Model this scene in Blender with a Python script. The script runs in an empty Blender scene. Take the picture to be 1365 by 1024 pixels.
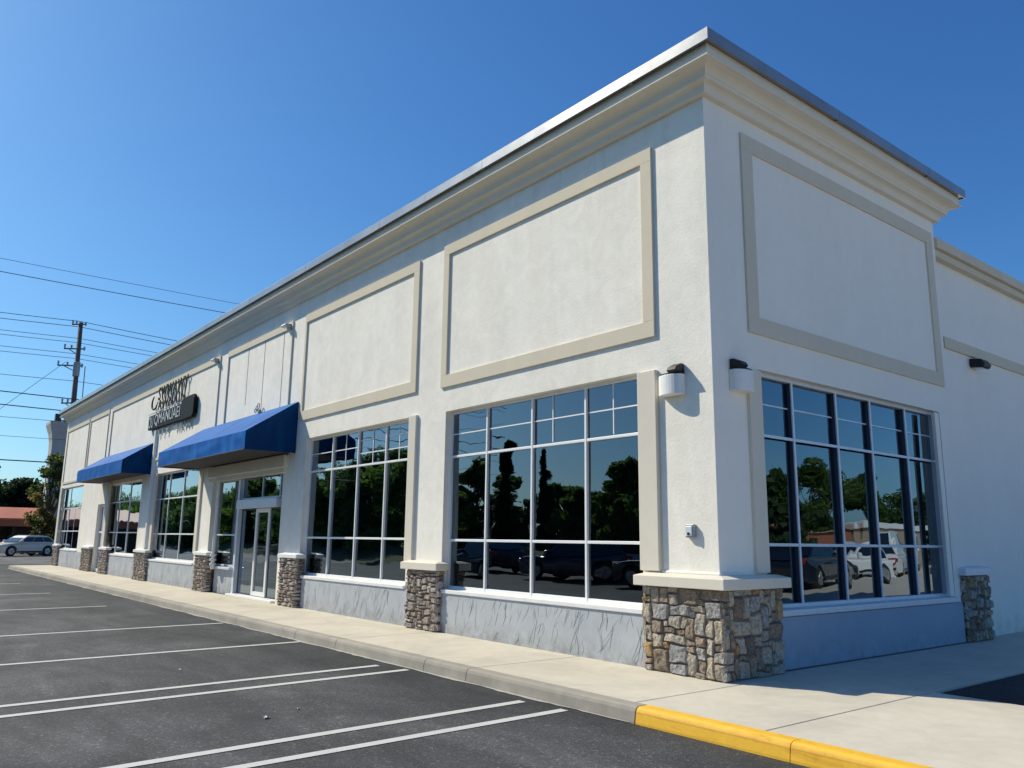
import bpy, math, random
from mathutils import Vector, Matrix, noise
random.seed(7)
scene = bpy.context.scene
col = scene.collection
R = math.radians

# ------------------------------------------------------------------ materials
class NT:
    """small wrapper for node trees"""
    def __init__(s, name):
        s.m = bpy.data.materials.new(name); s.m.use_nodes = True
        s.t = s.m.node_tree; s.t.nodes.clear()
        s.out = s.t.nodes.new('ShaderNodeOutputMaterial')
    def n(s, typ, **kw):
        nd = s.t.nodes.new('ShaderNode' + typ)
        for k, v in kw.items():
            if k in nd.inputs: nd.inputs[k].default_value = v
            else: setattr(nd, k, v)
        return nd
    def l(s, a, b): s.t.links.new(a, b)
    def pos(s, scale=(1, 1, 1), rot=(0, 0, 0), obj=False):
        if obj: o = s.n('TexCoord').outputs['Object']
        else: o = s.n('NewGeometry').outputs['Position']
        mp = s.n('Mapping'); mp.inputs['Scale'].default_value = scale; mp.inputs['Rotation'].default_value = rot
        s.l(o, mp.inputs['Vector']); return mp.outputs['Vector']
    def noise(s, vec, scale, detail=4, rough=.55, dist=0):
        nd = s.n('TexNoise', Scale=scale, Detail=detail, Roughness=rough, Distortion=dist); s.l(vec, nd.inputs['Vector']); return nd.outputs['Fac']
    def ramp(s, fac, stops, interp='LINEAR'):
        r = s.n('ValToRGB'); e = r.color_ramp.elements; r.color_ramp.interpolation = interp
        while len(e) < len(stops): e.new(.5)
        for i, (p, c) in enumerate(stops):
            e[i].position = p; e[i].color = (*c, 1) if len(c) == 3 else c
        s.l(fac, r.inputs['Fac']); return r.outputs['Color']
    def mix(s, fac, a, b, blend='MIX'):
        m = s.n('Mix', data_type='RGBA', blend_type=blend)
        for sock, v in ((m.inputs[0], fac), (m.inputs[6], a), (m.inputs[7], b)):
            if isinstance(v, (int, float)): sock.default_value = v
            elif isinstance(v, tuple): sock.default_value = (*v, 1)
            else: s.l(v, sock)
        return m.outputs[2]
    def bump(s, h, strength=.3, dist=.01, prev=None):
        b = s.n('Bump', Strength=strength, Distance=dist); s.l(h, b.inputs['Height'])
        if prev: s.l(prev, b.inputs['Normal'])
        return b.outputs['Normal']
    def math(s, op, a, b=None):
        m = s.n('Math', operation=op)
        for i, v in enumerate((a, b)):
            if v is None: continue
            if isinstance(v, (int, float)): m.inputs[i].default_value = v
            else: s.l(v, m.inputs[i])
        return m.outputs[0]
    def bsdf(s, color, rough=.7, metal=0., normal=None, spec=.5, **kw):
        b = s.n('BsdfPrincipled')
        if isinstance(color, tuple): b.inputs['Base Color'].default_value = (*color, 1)
        else: s.l(color, b.inputs['Base Color'])
        if isinstance(rough, (int, float)): b.inputs['Roughness'].default_value = rough
        else: s.l(rough, b.inputs['Roughness'])
        b.inputs['Metallic'].default_value = metal
        b.inputs['Specular IOR Level'].default_value = spec
        for k, v in kw.items(): b.inputs[k.replace('_', ' ')].default_value = v
        if normal: s.l(normal, b.inputs['Normal'])
        s.l(b.outputs[0], s.out.inputs['Surface']); return b

def stucco(name, c, var=.06, bump=.25, mottle=1.0):
    t = NT(name); p = t.pos()
    big = t.noise(p, .9, 5, .6, .6); mid = t.noise(p, 3.5, 6, .65, 1.2); streak = t.noise(t.pos((1.6, 1.6, .22)), 1.3, 5, .6, .5)
    lo = tuple(x * (1 - var * 1.6) for x in c); hi = tuple(min(1, x * (1 + var)) for x in c)
    a = t.ramp(big, [(.3, lo), (.7, hi)])
    b = t.ramp(mid, [(.35, tuple(x * (1 - var * 1.2) for x in c)), (.65, hi)])
    cc = t.mix(.5, a, b)
    st = t.ramp(streak, [(.38, (.93, .92, .90)), (.6, (1, 1, 1))])
    cc = t.mix(.6 * mottle, cc, st, 'MULTIPLY')
    # rain streaks hanging below the cornice, splash grime near the ground
    z = t.n('SeparateXYZ'); t.l(p, z.inputs[0])
    mr = t.n('MapRange'); t.l(z.outputs[2], mr.inputs[0]); mr.inputs[1].default_value = 5.6; mr.inputs[2].default_value = 7.1
    dr = t.ramp(t.noise(t.pos((9, 9, .25)), 1.0, 4, .6, .3), [(.50, (1, 1, 1)), (.68, (.80, .775, .73))])
    cc = t.mix(t.math('MULTIPLY', mr.outputs[0], .22 * mottle), cc, dr, 'MULTIPLY')
    mg = t.n('MapRange'); t.l(z.outputs[2], mg.inputs[0]); mg.inputs[1].default_value = .45; mg.inputs[2].default_value = .0
    sp = t.ramp(t.noise(p, 5, 6, .7, .5), [(.35, (.70, .66, .60)), (.62, (1, 1, 1))])
    cc = t.mix(t.math('MULTIPLY', mg.outputs[0], .8), cc, sp, 'MULTIPLY')
    f = t.noise(p, 140, 3, .6); g = t.noise(p, 28, 4, .6)
    nm = t.bump(f, bump * .5, .004); nm = t.bump(g, bump, .008, nm)
    t.bsdf(cc, .85, 0, nm, .25); return t.m

def plain(name, c, rough=.5, metal=0, var=.05, scale=6, bump=0, spec=.5, obj=False, **kw):
    t = NT(name); p = t.pos(obj=obj)
    n = t.noise(p, scale, 4, .6)
    cc = t.ramp(n, [(.3, tuple(x * (1 - var) for x in c)), (.7, tuple(min(1, x * (1 + var)) for x in c))])
    nm = t.bump(t.noise(p, scale * 12, 3), bump, .005) if bump else None
    rr = t.n('MapRange'); t.l(n, rr.inputs[0]); rr.inputs[3].default_value = max(0, rough - .06); rr.inputs[4].default_value = min(1, rough + .06)
    t.bsdf(cc, rr.outputs[0], metal, nm, spec, **kw); return t.m

M = {}
M['wall'] = stucco('wall_stucco', (.92, .872, .785), .075, .5)
M['wall_side'] = stucco('side_wall_stucco', (.91, .87, .80), .025, .12, .4)
M['trim'] = stucco('trim_stucco', (.70, .625, .49), .03, .1, .5)
M['trim_side'] = stucco('side_trim_stucco', (.70, .63, .515), .03, .1, .5)
M['cap'] = stucco('cap_stucco', (.74, .68, .575), .03, .12, .5)
M['cornice'] = stucco('cornice_stucco', (.79, .73, .625), .04, .12, .25)
M['coping'] = plain('coping_metal', (.33, .335, .35), .30, .55, .12, 1.5)
M['alu'] = plain('window_aluminium', (.84, .85, .86), .45, 0, .03, 8)
M['alu_dark'] = plain('mullion_shade_navy', (.035, .055, .10), .4, .1, .1, 8)  # navy holds the shade of mullion sides; also colours dark door leaves
M['alu_shaded'] = plain('shaded_aluminium', (.68, .73, .80), .4, .15, .05, 8)  # bluish copy of the window aluminium with shade put into its colour
M['sill'] = plain('sill_paint', (.80, .80, .79), .55, 0, .05, 4)
M['white'] = plain('white_enamel', (.82, .81, .78), .5, 0, .03, 6)
M['black'] = plain('black_metal', (.012, .012, .014), .4, .2, .2, 10)
M['joint'] = plain('joint_dark', (.10, .095, .09), .9)
M['grey_box'] = plain('grey_box_metal', (.36, .37, .38), .45, .3, .12, 20)
M['roof'] = plain('roof_membrane', (.35, .35, .35), .9)
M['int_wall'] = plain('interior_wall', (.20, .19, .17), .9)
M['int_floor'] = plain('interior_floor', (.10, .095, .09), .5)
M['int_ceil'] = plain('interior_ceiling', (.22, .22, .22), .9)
M['wood'] = plain('counter_wood', (.16, .09, .05), .5, 0, .2, 5)

def mat_bulkhead():
    t = NT('bulkhead_scratched_stucco'); p = t.pos()
    big = t.noise(p, 2.0, 5, .6, .5)
    base = t.ramp(big, [(.3, (.41, .435, .465)), (.7, (.49, .515, .54))])
    # scratches: long slanted cells with broken edges, only their borders dark
    w = t.n('TexNoise', Scale=1.7, Detail=3.0); t.l(p, w.inputs['Vector'])
    wv = t.n('VectorMath', operation='SCALE'); wv.inputs['Scale'].default_value = .30; t.l(w.outputs['Color'], wv.inputs[0])
    ad = t.n('VectorMath', operation='ADD'); t.l(p, ad.inputs[0]); t.l(wv.outputs[0], ad.inputs[1])
    fac = None
    for ang, sx, sz, thr, seed in ((R(24), 11.0, 1.5, .028, 0), (R(10), 8.0, 1.5, .024, 3), (R(38), 7.0, 1.6, .022, 6)):
        mp = t.n('Mapping'); mp.inputs['Rotation'].default_value = (0, -ang, 0); mp.inputs['Location'].default_value = (seed, 0, seed * .7)
        t.l(ad.outputs[0], mp.inputs['Vector'])
        m2 = t.n('Mapping'); m2.inputs['Scale'].default_value = (sx, .01, sz); t.l(mp.outputs[0], m2.inputs['Vector'])
        v = t.n('TexVoronoi', feature='DISTANCE_TO_EDGE', Scale=1.0); t.l(m2.outputs[0], v.inputs['Vector'])
        e = t.ramp(v.outputs['Distance'], [(thr * .35, (1, 1, 1)), (thr, (0, 0, 0))])
        mk = t.ramp(t.noise(mp.outputs[0], 1.6, 3, .6), [(.45, (0, 0, 0)), (.55, (1, 1, 1))])
        e = t.mix(1., e, mk, 'MULTIPLY')
        fac = e if fac is None else t.mix(1., fac, e, 'LIGHTEN')
    f2 = t.math('MULTIPLY', fac, .06)
    c = t.mix(f2, base, (.10, .11, .13))
    z = t.n('SeparateXYZ'); t.l(p, z.inputs[0]); mg = t.n('MapRange'); t.l(z.outputs[2], mg.inputs[0]); mg.inputs[1].default_value = .3; mg.inputs[2].default_value = .0
    sp = t.ramp(t.noise(p, 6, 6, .7, .5), [(.35, (.62, .59, .54)), (.65, (1, 1, 1))]); c = t.mix(mg.outputs[0], c, sp, 'MULTIPLY')
    nm = t.bump(t.noise(p, 45, 4), .25, .006); nm = t.bump(t.noise(p, 12, 4), .2, .01, nm)
    t.bsdf(c, .8, 0, nm, .25); return t.m
M['bulkhead'] = mat_bulkhead()
M['scratch'] = plain('scratch_dark', (.045, .05, .06), .9)
M['bulk_side'] = stucco('bulkhead_side_paint', (.34, .41, .51), .05, .15, .4)

def mat_stone(name, stops):
    t = NT(name); p = t.pos()
    g = t.n('NewGeometry')
    base = t.ramp(g.outputs['Random Per Island'], stops, 'CONSTANT')
    n1 = t.noise(p, 22, 8, .75, .4); n2 = t.noise(p, 75, 5, .7)
    v1 = t.ramp(n1, [(.32, (.42, .40, .38)), (.52, (1, 1, 1)), (.72, (1.35, 1.33, 1.28))])
    c = t.mix(1., base, v1, 'MULTIPLY')
    v2 = t.ramp(n2, [(.36, (.5, .48, .47)), (.55, (1.1, 1.1, 1.1))])
    c = t.mix(.8, c, v2, 'MULTIPLY')
    nm = t.bump(n1, .6, .015); nm = t.bump(n2, .8, .01, nm)
    t.bsdf(c, .9, 0, nm, .2); return t.m
M['stone'] = mat_stone('fieldstone', [(0, (.42, .375, .315)), (.14, (.30, .24, .185)), (.27, (.48, .425, .35)), (.40, (.24, .195, .155)), (.50, (.46, .42, .365)),
                                     (.62, (.37, .29, .22)), (.73, (.50, .435, .345)), (.83, (.38, .37, .36)), (.93, (.40, .26, .155)), (.97, (.50, .35, .19))])
M['ledge'] = mat_stone('ledgestone', [(0, (.50, .43, .37)), (.2, (.40, .33, .275)), (.4, (.58, .51, .44)), (.55, (.36, .31, .27)), (.7, (.52, .475, .425)), (.85, (.46, .37, .29))])
M['mortar'] = plain('mortar', (.15, .13, .11), .95, 0, .3, 30)

def mat_asphalt(name, c, lines=True):
    t = NT(name); p = t.pos()
    big = t.noise(p, .28, 6, .62, 1.2); mid = t.noise(t.pos((.35, 1.2, 1)), .8, 6, .65, 1.5)
    a = t.ramp(big, [(.28, tuple(x * .55 for x in c)), (.5, c), (.75, tuple(x * 1.75 for x in c))])
    b = t.ramp(mid, [(.3, (.5, .5, .51)), (.52, (1, 1, 1)), (.72, (1.6, 1.57, 1.5))])
    cc = t.mix(.8, a, b, 'MULTIPLY')
    sx = t.n('SeparateXYZ'); t.l(p, sx.inputs[0]); yk_ = t.math('ADD', sx.outputs[1], t.math('MULTIPLY', t.noise(p, .9, 5, .65), 1.6))
    mk = t.n('MapRange'); t.l(yk_, mk.inputs[0]); mk.inputs[1].default_value = -3.6; mk.inputs[2].default_value = -1.3
    cc = t.mix(mk.outputs[0], cc, (.60, .61, .64), 'MULTIPLY')
    v = t.n('TexVoronoi', Scale=60.0); t.l(p, v.inputs['Vector'])
    sp = t.ramp(v.outputs['Color'], [(.0, (.6, .6, .6)), (.66, (1, 1, 1)), (.86, (1.9, 1.85, 1.78)), (1, (4.2, 4.1, 3.9))])
    cc = t.mix(.75, cc, sp, 'MULTIPLY')
    ov = t.n('TexVoronoi', Scale=.55, Randomness=1.0); wp = t.n('VectorMath', operation='ADD'); nz = t.n('TexNoise', Scale=3.0, Detail=4.0); t.l(p, nz.inputs['Vector'])
    sc_ = t.n('VectorMath', operation='SCALE'); sc_.inputs['Scale'].default_value = .35; t.l(nz.outputs['Color'], sc_.inputs[0]); t.l(p, wp.inputs[0]); t.l(sc_.outputs[0], wp.inputs[1]); t.l(wp.outputs[0], ov.inputs['Vector'])
    oil = t.ramp(ov.outputs['Distance'], [(.05, (.55, .55, .56)), (.16, (1, 1, 1))])
    cc = t.mix(.8, cc, oil, 'MULTIPLY')
    fine = t.noise(p, 190, 3, .7)
    cc = t.mix(.6, cc, t.ramp(fine, [(.3, (.6, .6, .6)), (.7, (1.35, 1.35, 1.35))]), 'MULTIPLY')
    nm = t.bump(v.outputs['Distance'], .5, .006); nm = t.bump(fine, .5, .004, nm)
    t.bsdf(cc, .82, 0, nm, .35); return t.m
M['asphalt'] = mat_asphalt('asphalt', (.066, .068, .070))
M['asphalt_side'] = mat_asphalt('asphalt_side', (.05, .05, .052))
M['road'] = mat_asphalt('road_asphalt', (.17, .165, .155))

def mat_paint(name, c, wear=.5):
    t = NT(name); p = t.pos()
    n = t.noise(p, 60, 6, .75); n2 = t.noise(p, 3.0, 4, .6)
    k = t.math('ADD', n, t.math('MULTIPLY', n2, .35))
    cc = t.ramp(k, [(.40 + .0 * wear, (.11, .11, .115)), (.52, tuple(x * .85 for x in c)), (.8, c)])
    v = t.n('TexVoronoi', Scale=85.0); t.l(p, v.inputs['Vector'])
    t.bsdf(cc, .75, 0, t.bump(v.outputs['Distance'], .4, .005), .3); return t.m
M['line'] = mat_paint('line_paint', (.62, .61, .58))

def mat_concrete(name, c, dark=.75):
    t = NT(name); p = t.pos()
    big = t.noise(p, .7, 6, .65, .8); mid = t.noise(p, 4.5, 6, .7, .4); f = t.noise(p, 120, 3, .65)
    a = t.ramp(big, [(.25, tuple(x * dark for x in c)), (.55, c), (.8, tuple(min(1, x * 1.07) for x in c))])
    a = t.mix(.6, a, t.ramp(mid, [(.3, (.86, .85, .83)), (.6, (1.02, 1.02, 1.02))]), 'MULTIPLY')
    a = t.mix(.5, a, t.ramp(f, [(.3, (.84, .84, .84)), (.7, (1.06, 1.06, 1.06))]), 'MULTIPLY')
    # scattered small dark stains
    v = t.n('TexVoronoi', Scale=3.3); t.l(p, v.inputs['Vector'])
    sp = t.ramp(v.outputs['Distance'], [(.012, (.5, .48, .45)), (.04, (1, 1, 1))])
    a = t.mix(.5, a, sp, 'MULTIPLY')
    t.bsdf(a, .88, 0, t.bump(f, .25, .003, t.bump(mid, .15, .006)), .25); return t.m
M['walk'] = mat_concrete('sidewalk_concrete', (.65, .595, .485), .8)
M['paving'] = mat_concrete('pale_paving', (.62, .55, .45), .85)
M['kerb'] = mat_concrete('kerb_concrete', (.40, .365, .31), .66)
M['gutter'] = mat_concrete('gutter_concrete', (.45, .43, .39), .6)
def mat_yellow():
    t = NT('yellow_kerb_paint'); p = t.pos()
    n = t.noise(p, 7, 7, .72, .6); s = t.noise(t.pos((.6, 1, 6)), 3, 5, .65, .6)
    c = t.ramp(n, [(.28, (.60, .31, .03)), (.40, (.84, .47, .035)), (.7, (.92, .54, .055))])
    c = t.mix(.7, c, t.ramp(s, [(.30, (.62, .50, .36)), (.45, (1, 1, 1))]), 'MULTIPLY')
    z = t.n('SeparateXYZ'); t.l(p, z.inputs[0])                  # tyre-scuffed streak along the rounded edge
    zz = t.math('ADD', z.outputs[2], t.math('MULTIPLY', t.noise(p, 3, 4, .6), .03))
    bd = t.ramp(t.math('ADD', t.math('MULTIPLY', zz, 10.), .5), [(.02, (1, 1, 1)), (.14, (.60, .50, .38)), (.28, (.66, .56, .42)), (.42, (1, 1, 1))])
    c = t.mix(t.math('MULTIPLY', t.noise(t.pos((1.2, 6, 6)), 2, 5, .7), .95), c, bd, 'MULTIPLY')
    ch = t.ramp(t.noise(p, 30, 6, .75), [(.29, (1, 1, 1)), (.31, (0, 0, 0))])
    c = t.mix(ch, c, (.35, .31, .26))
    t.bsdf(c, .6, 0, t.bump(n, .3, .006), .4); return t.m
M['yellow'] = mat_yellow()

def mat_awning(nm_='awning_canvas', k=1.0, sheen=.0):
    t = NT(nm_); p = t.pos()
    n = t.noise(t.pos((1.2, 1.2, .5)), 1.6, 5, .6, .8)
    c = t.ramp(n, [(p_, tuple(x * k for x in q_)) for p_, q_ in ((.3, (.003, .075, .29)), (.55, (.004, .12, .42)), (.75, (.010, .175, .52)))])
    wv = t.noise(t.pos((2.2, 2.2, .6)), 1.5, 3, .5, .6); weave = t.noise(p, 160, 2)
    nm = t.bump(wv, .35, .06); nm = t.bump(weave, .15, .003, nm)
    b = t.bsdf(c, .6, 0, nm, .08, Sheen_Weight=sheen); b.inputs['Sheen Tint'].default_value = (.12, .42, 1, 1); b.inputs['Sheen Roughness'].default_value = .45; return t.m
M['awning'] = mat_awning()
M['awning_shaded'] = mat_awning('awning_shaded_canvas', .34, 0)  # same canvas darkened, shade of the end panels put into its colour
M['awning_under'] = plain('awning_lining', (.03, .03, .035), .8)

def mat_glass(name, tint, refl=1.0, ior=1.75):
    t = NT(name); p = t.pos()
    fr = t.n('Fresnel', IOR=ior)
    w = t.bump(t.noise(p, 1.1, 2, .4), .10, .05)
    gl = t.n('BsdfGlossy', Roughness=.0); gl.inputs['Color'].default_value = (.70, .85, 1, 1); t.l(w, gl.inputs['Normal'])
    tr = t.n('BsdfTransparent'); tr.inputs['Color'].default_value = (*tint, 1)
    mx = t.n('MixShader'); f = t.math('MULTIPLY', fr.outputs[0], refl); f = t.math('MINIMUM', f, 1.0)
    t.l(f, mx.inputs[0]); t.l(tr.outputs[0], mx.inputs[1]); t.l(gl.outputs[0], mx.inputs[2]); t.l(mx.outputs[0], t.out.inputs['Surface'])
    return t.m
M['glass'] = mat_glass('tinted_glass', (.30, .33, .34), 2.1, 1.75)
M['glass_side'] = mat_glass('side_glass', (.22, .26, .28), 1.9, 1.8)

def mat_leaf(name, a, b, c):
    t = NT(name); g = t.n('NewGeometry')
    cc = t.ramp(g.outputs['Random Per Island'], [(0, a), (.5, b), (1, c)])
    bs = t.bsdf(cc, .6, 0, None, .3)
    tl = t.n('BsdfTranslucent'); t.l(t.mix(1., cc, (2.1, 2.3, 1.5), 'MULTIPLY'), tl.inputs['Color'])
    mx = t.n('MixShader'); mx.inputs[0].default_value = .5
    t.l(bs.outputs[0], mx.inputs[1]); t.l(tl.outputs[0], mx.inputs[2]); t.l(mx.outputs[0], t.out.inputs['Surface']); return t.m
M['leaf'] = mat_leaf('leaf_green', (.045, .085, .02), (.085, .14, .035), (.14, .19, .055))
M['leaf_dark'] = mat_leaf('leaf_dark', (.035, .068, .025), (.06, .10, .035), (.09, .14, .048))
M['leaf_olive'] = mat_leaf('leaf_olive', (.025, .042, .014), (.05, .068, .022), (.085, .095, .035))
M['leaf_far'] = mat_leaf('leaf_far', (.010, .020, .012), (.018, .033, .018), (.03, .048, .024))
M['leaf_red'] = mat_leaf('leaf_autumn', (.05, .07, .02), (.10, .085, .03), (.17, .085, .035))
M['needle'] = mat_leaf('needles', (.016, .036, .02), (.028, .056, .028), (.045, .08, .035))
M['bank'] = plain('grass_bank', (.085, .095, .035), .95, 0, .35, .6, .3)
M['bark'] = plain('bark', (.09, .07, .055), .9, 0, .35, 8, .6)
M['pole'] = plain('pole_wood', (.10, .085, .075), .85, 0, .35, 5, .5)
M['wire'] = plain('wire', (.03, .03, .035), .6)
M['steel'] = plain('galvanised', (.30, .31, .32), .5, .4)
M['pylon'] = stucco('pylon_render', (.46, .46, .45), .1, .2)
M['orange'] = plain('orange_roof', (.50, .13, .05), .6, 0, .15, .8)
M['dark_wall'] = plain('dark_shopfront', (.03, .025, .022), .7)
M['tan_wall'] = plain('tan_render', (.36, .27, .20), .85, 0, .1, .7)
M['brown_wall'] = plain('brown_render', (.34, .12, .06), .85, 0, .1, .7)
M['silver'] = plain('silver_paint', (.60, .565, .50), .38, 0, .03, 2, obj=True, Coat_Weight=.6)
M['car_dark'] = plain('dark_paint', (.012, .014, .02), .22, .3, .05, 2, obj=True, Coat_Weight=.8)
M['car_blue'] = plain('navy_paint', (.02, .035, .09), .22, .3, .05, 2, obj=True, Coat_Weight=.8)
M['car_white'] = plain('white_paint', (.78, .78, .77), .3, 0, .03, 2, obj=True, Coat_Weight=.6)
M['car_glass'] = plain('car_glass', (.012, .015, .018), .06, 0, .05, 2, spec=.8)
M['tyre'] = plain('tyre', (.018, .018, .018), .85)
M['rim'] = plain('rim', (.5, .5, .5), .35, .8)
M['lamp_lens'] = plain('lamp_lens', (.75, .76, .74), .15)
M['tail'] = plain('tail_lens', (.35, .02, .015), .2)
M['sign_dark'] = plain('sign_dark', (.006, .008, .010), .6, 0, .3, 3, spec=.12)
M['sign_pale'] = plain('sign_pale', (.50, .52, .52), .5)
M['sign_grey'] = plain('sign_grey', (.33, .36, .36), .6)
M['scrap'] = plain('scrap_paper', (.62, .60, .56), .8)

# ------------------------------------------------------------------ mesh helpers
class MB:
    def __init__(s): s.v = []; s.f = []
    def quad(s, *p):
        i = len(s.v); s.v += [tuple(q) for q in p]; s.f.append(tuple(range(i, i + len(p))))
    def box(s, x0, x1, y0, y1, z0, z1):
        if x0 > x1: x0, x1 = x1, x0
        if y0 > y1: y0, y1 = y1, y0
        if z0 > z1: z0, z1 = z1, z0
        i = len(s.v)
        s.v += [(x0, y0, z0), (x1, y0, z0), (x1, y1, z0), (x0, y1, z0), (x0, y0, z1), (x1, y0, z1), (x1, y1, z1), (x0, y1, z1)]
        s.f += [tuple(i + k for k in q) for q in ((0, 3, 2, 1), (4, 5, 6, 7), (0, 1, 5, 4), (1, 2, 6, 5), (2, 3, 7, 6), (3, 0, 4, 7))]
        return s
    def tube(s, pts, rad, n=8, cap=True):
        pts = [Vector(p) for p in pts]
        if not isinstance(rad, (list, tuple)): rad = [rad] * len(pts)
        base = len(s.v); prev = None
        for k, p in enumerate(pts):
            d = (pts[min(k + 1, len(pts) - 1)] - pts[max(k - 1, 0)]).normalized()
            a = prev if prev is not None else (Vector((0, 0, 1)) if abs(d.z) < .9 else Vector((1, 0, 0)))
            u = (a - d * a.dot(d)).normalized(); w = d.cross(u); prev = u
            for j in range(n):
                t = 2 * math.pi * j / n
                s.v.append(tuple(p + (u * math.cos(t) + w * math.sin(t)) * rad[k]))
        for k in range(len(pts) - 1):
            for j in range(n):
                a = base + k * n + j; b = base + k * n + (j + 1) % n
                s.f.append((a, b, b + n, a + n))
        if cap:
            s.f.append(tuple(base + j for j in reversed(range(n)))); e = base + (len(pts) - 1) * n
            s.f.append(tuple(e + j for j in range(n)))
        return s
    def prism(s, poly, fn, a, b):
        """extrude 2-D polygon poly through fn(p, q, t) from t=a to t=b"""
        n = len(poly); i = len(s.v)
        s.v += [fn(p, q, a) for p, q in poly] + [fn(p, q, b) for p, q in poly]
        s.f.append(tuple(i + k for k in reversed(range(n)))); s.f.append(tuple(i + n + k for k in range(n)))
        for k in range(n): s.f.append((i + k, i + (k + 1) % n, i + n + (k + 1) % n, i + n + k))
        return s
    def build(s, name, mat, parent=None, bevel=0, smooth=False, seg=2, fixn=True):
        me = bpy.data.meshes.new(name); me.from_pydata(s.v, [], s.f)
        if fixn:
            import bmesh
            b = bmesh.new(); b.from_mesh(me); bmesh.ops.recalc_face_normals(b, faces=b.faces); b.to_mesh(me); b.free()
        me.materials.append(mat)
        if hasattr(s, 'mats'):
            me.materials.append(M['scratch']); me.polygons.foreach_set('material_index', s.mats)
        if smooth: me.polygons.foreach_set('use_smooth', [True] * len(me.polygons))
        o = bpy.data.objects.new(name, me); col.objects.link(o)
        if parent: o.parent = parent
        if bevel:
            m = o.modifiers.new('bevel', 'BEVEL'); m.width = bevel; m.segments = seg; m.limit_method = 'ANGLE'; m.angle_limit = R(40)
            if smooth is False: m.harden_normals = False
        return o

def tag(o, label, cat, group=None):
    o['label'] = label; o['category'] = cat
    if group: o['group'] = group
    return o
def thing(name, label, cat, loc=(0, 0, 0), rz=0, group=None):
    o = bpy.data.objects.new(name, None); col.objects.link(o); o.location = loc; o.rotation_euler = (0, 0, rz)
    o.empty_display_size = .3
    return tag(o, label, cat, group)
def struct(name, mb, mat, **kw):
    o = mb.build(name, mat, **kw); o['kind'] = 'structure'; return o
def copy_tree(o, parent=None):
    c = o.copy(); col.objects.link(c); c.parent = parent
    for ch in list(o.children): copy_tree(ch, c)
    return c

# planes: (u along wall, n outward, z)
def FR(u, n, z): return (u, -n, z)
def SD(u, n, z): return (n, u, z)
class PB(MB):
    def __init__(s, pl): super().__init__(); s.pl = pl
    def b(s, u0, u1, n0, n1, z0, z1):
        a = s.pl(u0, n0, z0); c = s.pl(u1, n1, z1); s.box(a[0], c[0], a[1], c[1], a[2], c[2]); return s

# ------------------------------------------------------------------ camera
yaw, pitch, roll = R(-51.402), R(10.98), R(0.743)
cy, sy, cp, sp = math.cos(yaw), math.sin(yaw), math.cos(pitch), math.sin(pitch)
fw = Vector((sy * cp, cy * cp, sp)); rt = Vector((cy, -sy, 0)); up = rt.cross(fw)
r2 = rt * math.cos(roll) + up * math.sin(roll); u2 = up * math.cos(roll) - rt * math.sin(roll)
cam = bpy.data.cameras.new('camera'); co = bpy.data.objects.new('camera', cam); col.objects.link(co)
mw = Matrix((r2, u2, -fw)).transposed().to_4x4(); mw.translation = Vector((5.798, -7.669, 1.5)); co.matrix_world = mw
cam.sensor_width = 36; cam.lens = 36 * 1069.76 / 1365; cam.clip_start = .05; cam.clip_end = 3000
scene.camera = co

# ------------------------------------------------------------------ light
sd = Vector((-.885, -.465, .86)).normalized()
sun = bpy.data.lights.new('sun', 'SUN'); sun.energy = 5.0; sun.angle = R(.5); sun.color = (1, .92, .74)
so = bpy.data.objects.new('sun', sun); col.objects.link(so); so.rotation_euler = (-sd).to_track_quat('-Z', 'Y').to_euler()
w = bpy.data.worlds.new('World'); scene.world = w; w.use_nodes = True
nt = w.node_tree; bg = nt.nodes['Background']
sk = nt.nodes.new('ShaderNodeTexSky'); sk.sky_type = 'NISHITA'; sk.sun_disc = False
sk.sun_elevation = math.asin(sd.z); sk.sun_rotation = math.atan2(sd.x, sd.y)
sk.altitude = 100; sk.air_density = 1.0; sk.dust_density = .9; sk.ozone_density = 2.2
sep = nt.nodes.new('ShaderNodeSeparateColor'); cmb = nt.nodes.new('ShaderNodeCombineColor'); nt.links.new(sk.outputs[0], sep.inputs[0])
SK = .15
for ch, (pw, gain) in enumerate(((1.25, .43), (1.08, .655), (.88, .85))):     # deep polarised blue of the photograph
    p_ = nt.nodes.new('ShaderNodeMath'); p_.operation = 'POWER'; p_.inputs[1].default_value = pw; nt.links.new(sep.outputs[ch], p_.inputs[0])
    q_ = nt.nodes.new('ShaderNodeMath'); q_.operation = 'MULTIPLY'; q_.inputs[1].default_value = gain * SK ** (pw - 1); nt.links.new(p_.outputs[0], q_.inputs[0]); nt.links.new(q_.outputs[0], cmb.inputs[ch])
nt.links.new(cmb.outputs[0], bg.inputs[0]); bg.inputs[1].default_value = SK
scene.view_settings.view_transform = 'Standard'; scene.view_settings.look = 'None'; scene.view_settings.exposure = 0
scene.render.engine = 'CYCLES'
try:
    scene.cycles.use_denoising = True; scene.cycles.denoiser = 'OPENIMAGEDENOISE'
except Exception: pass
scene.cycles.max_bounces = 8; scene.cycles.transparent_max_bounces = 16; scene.cycles.caustics_reflective = False; scene.cycles.caustics_refractive = False
scene.cycles.sample_clamp_indirect = 8

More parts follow.
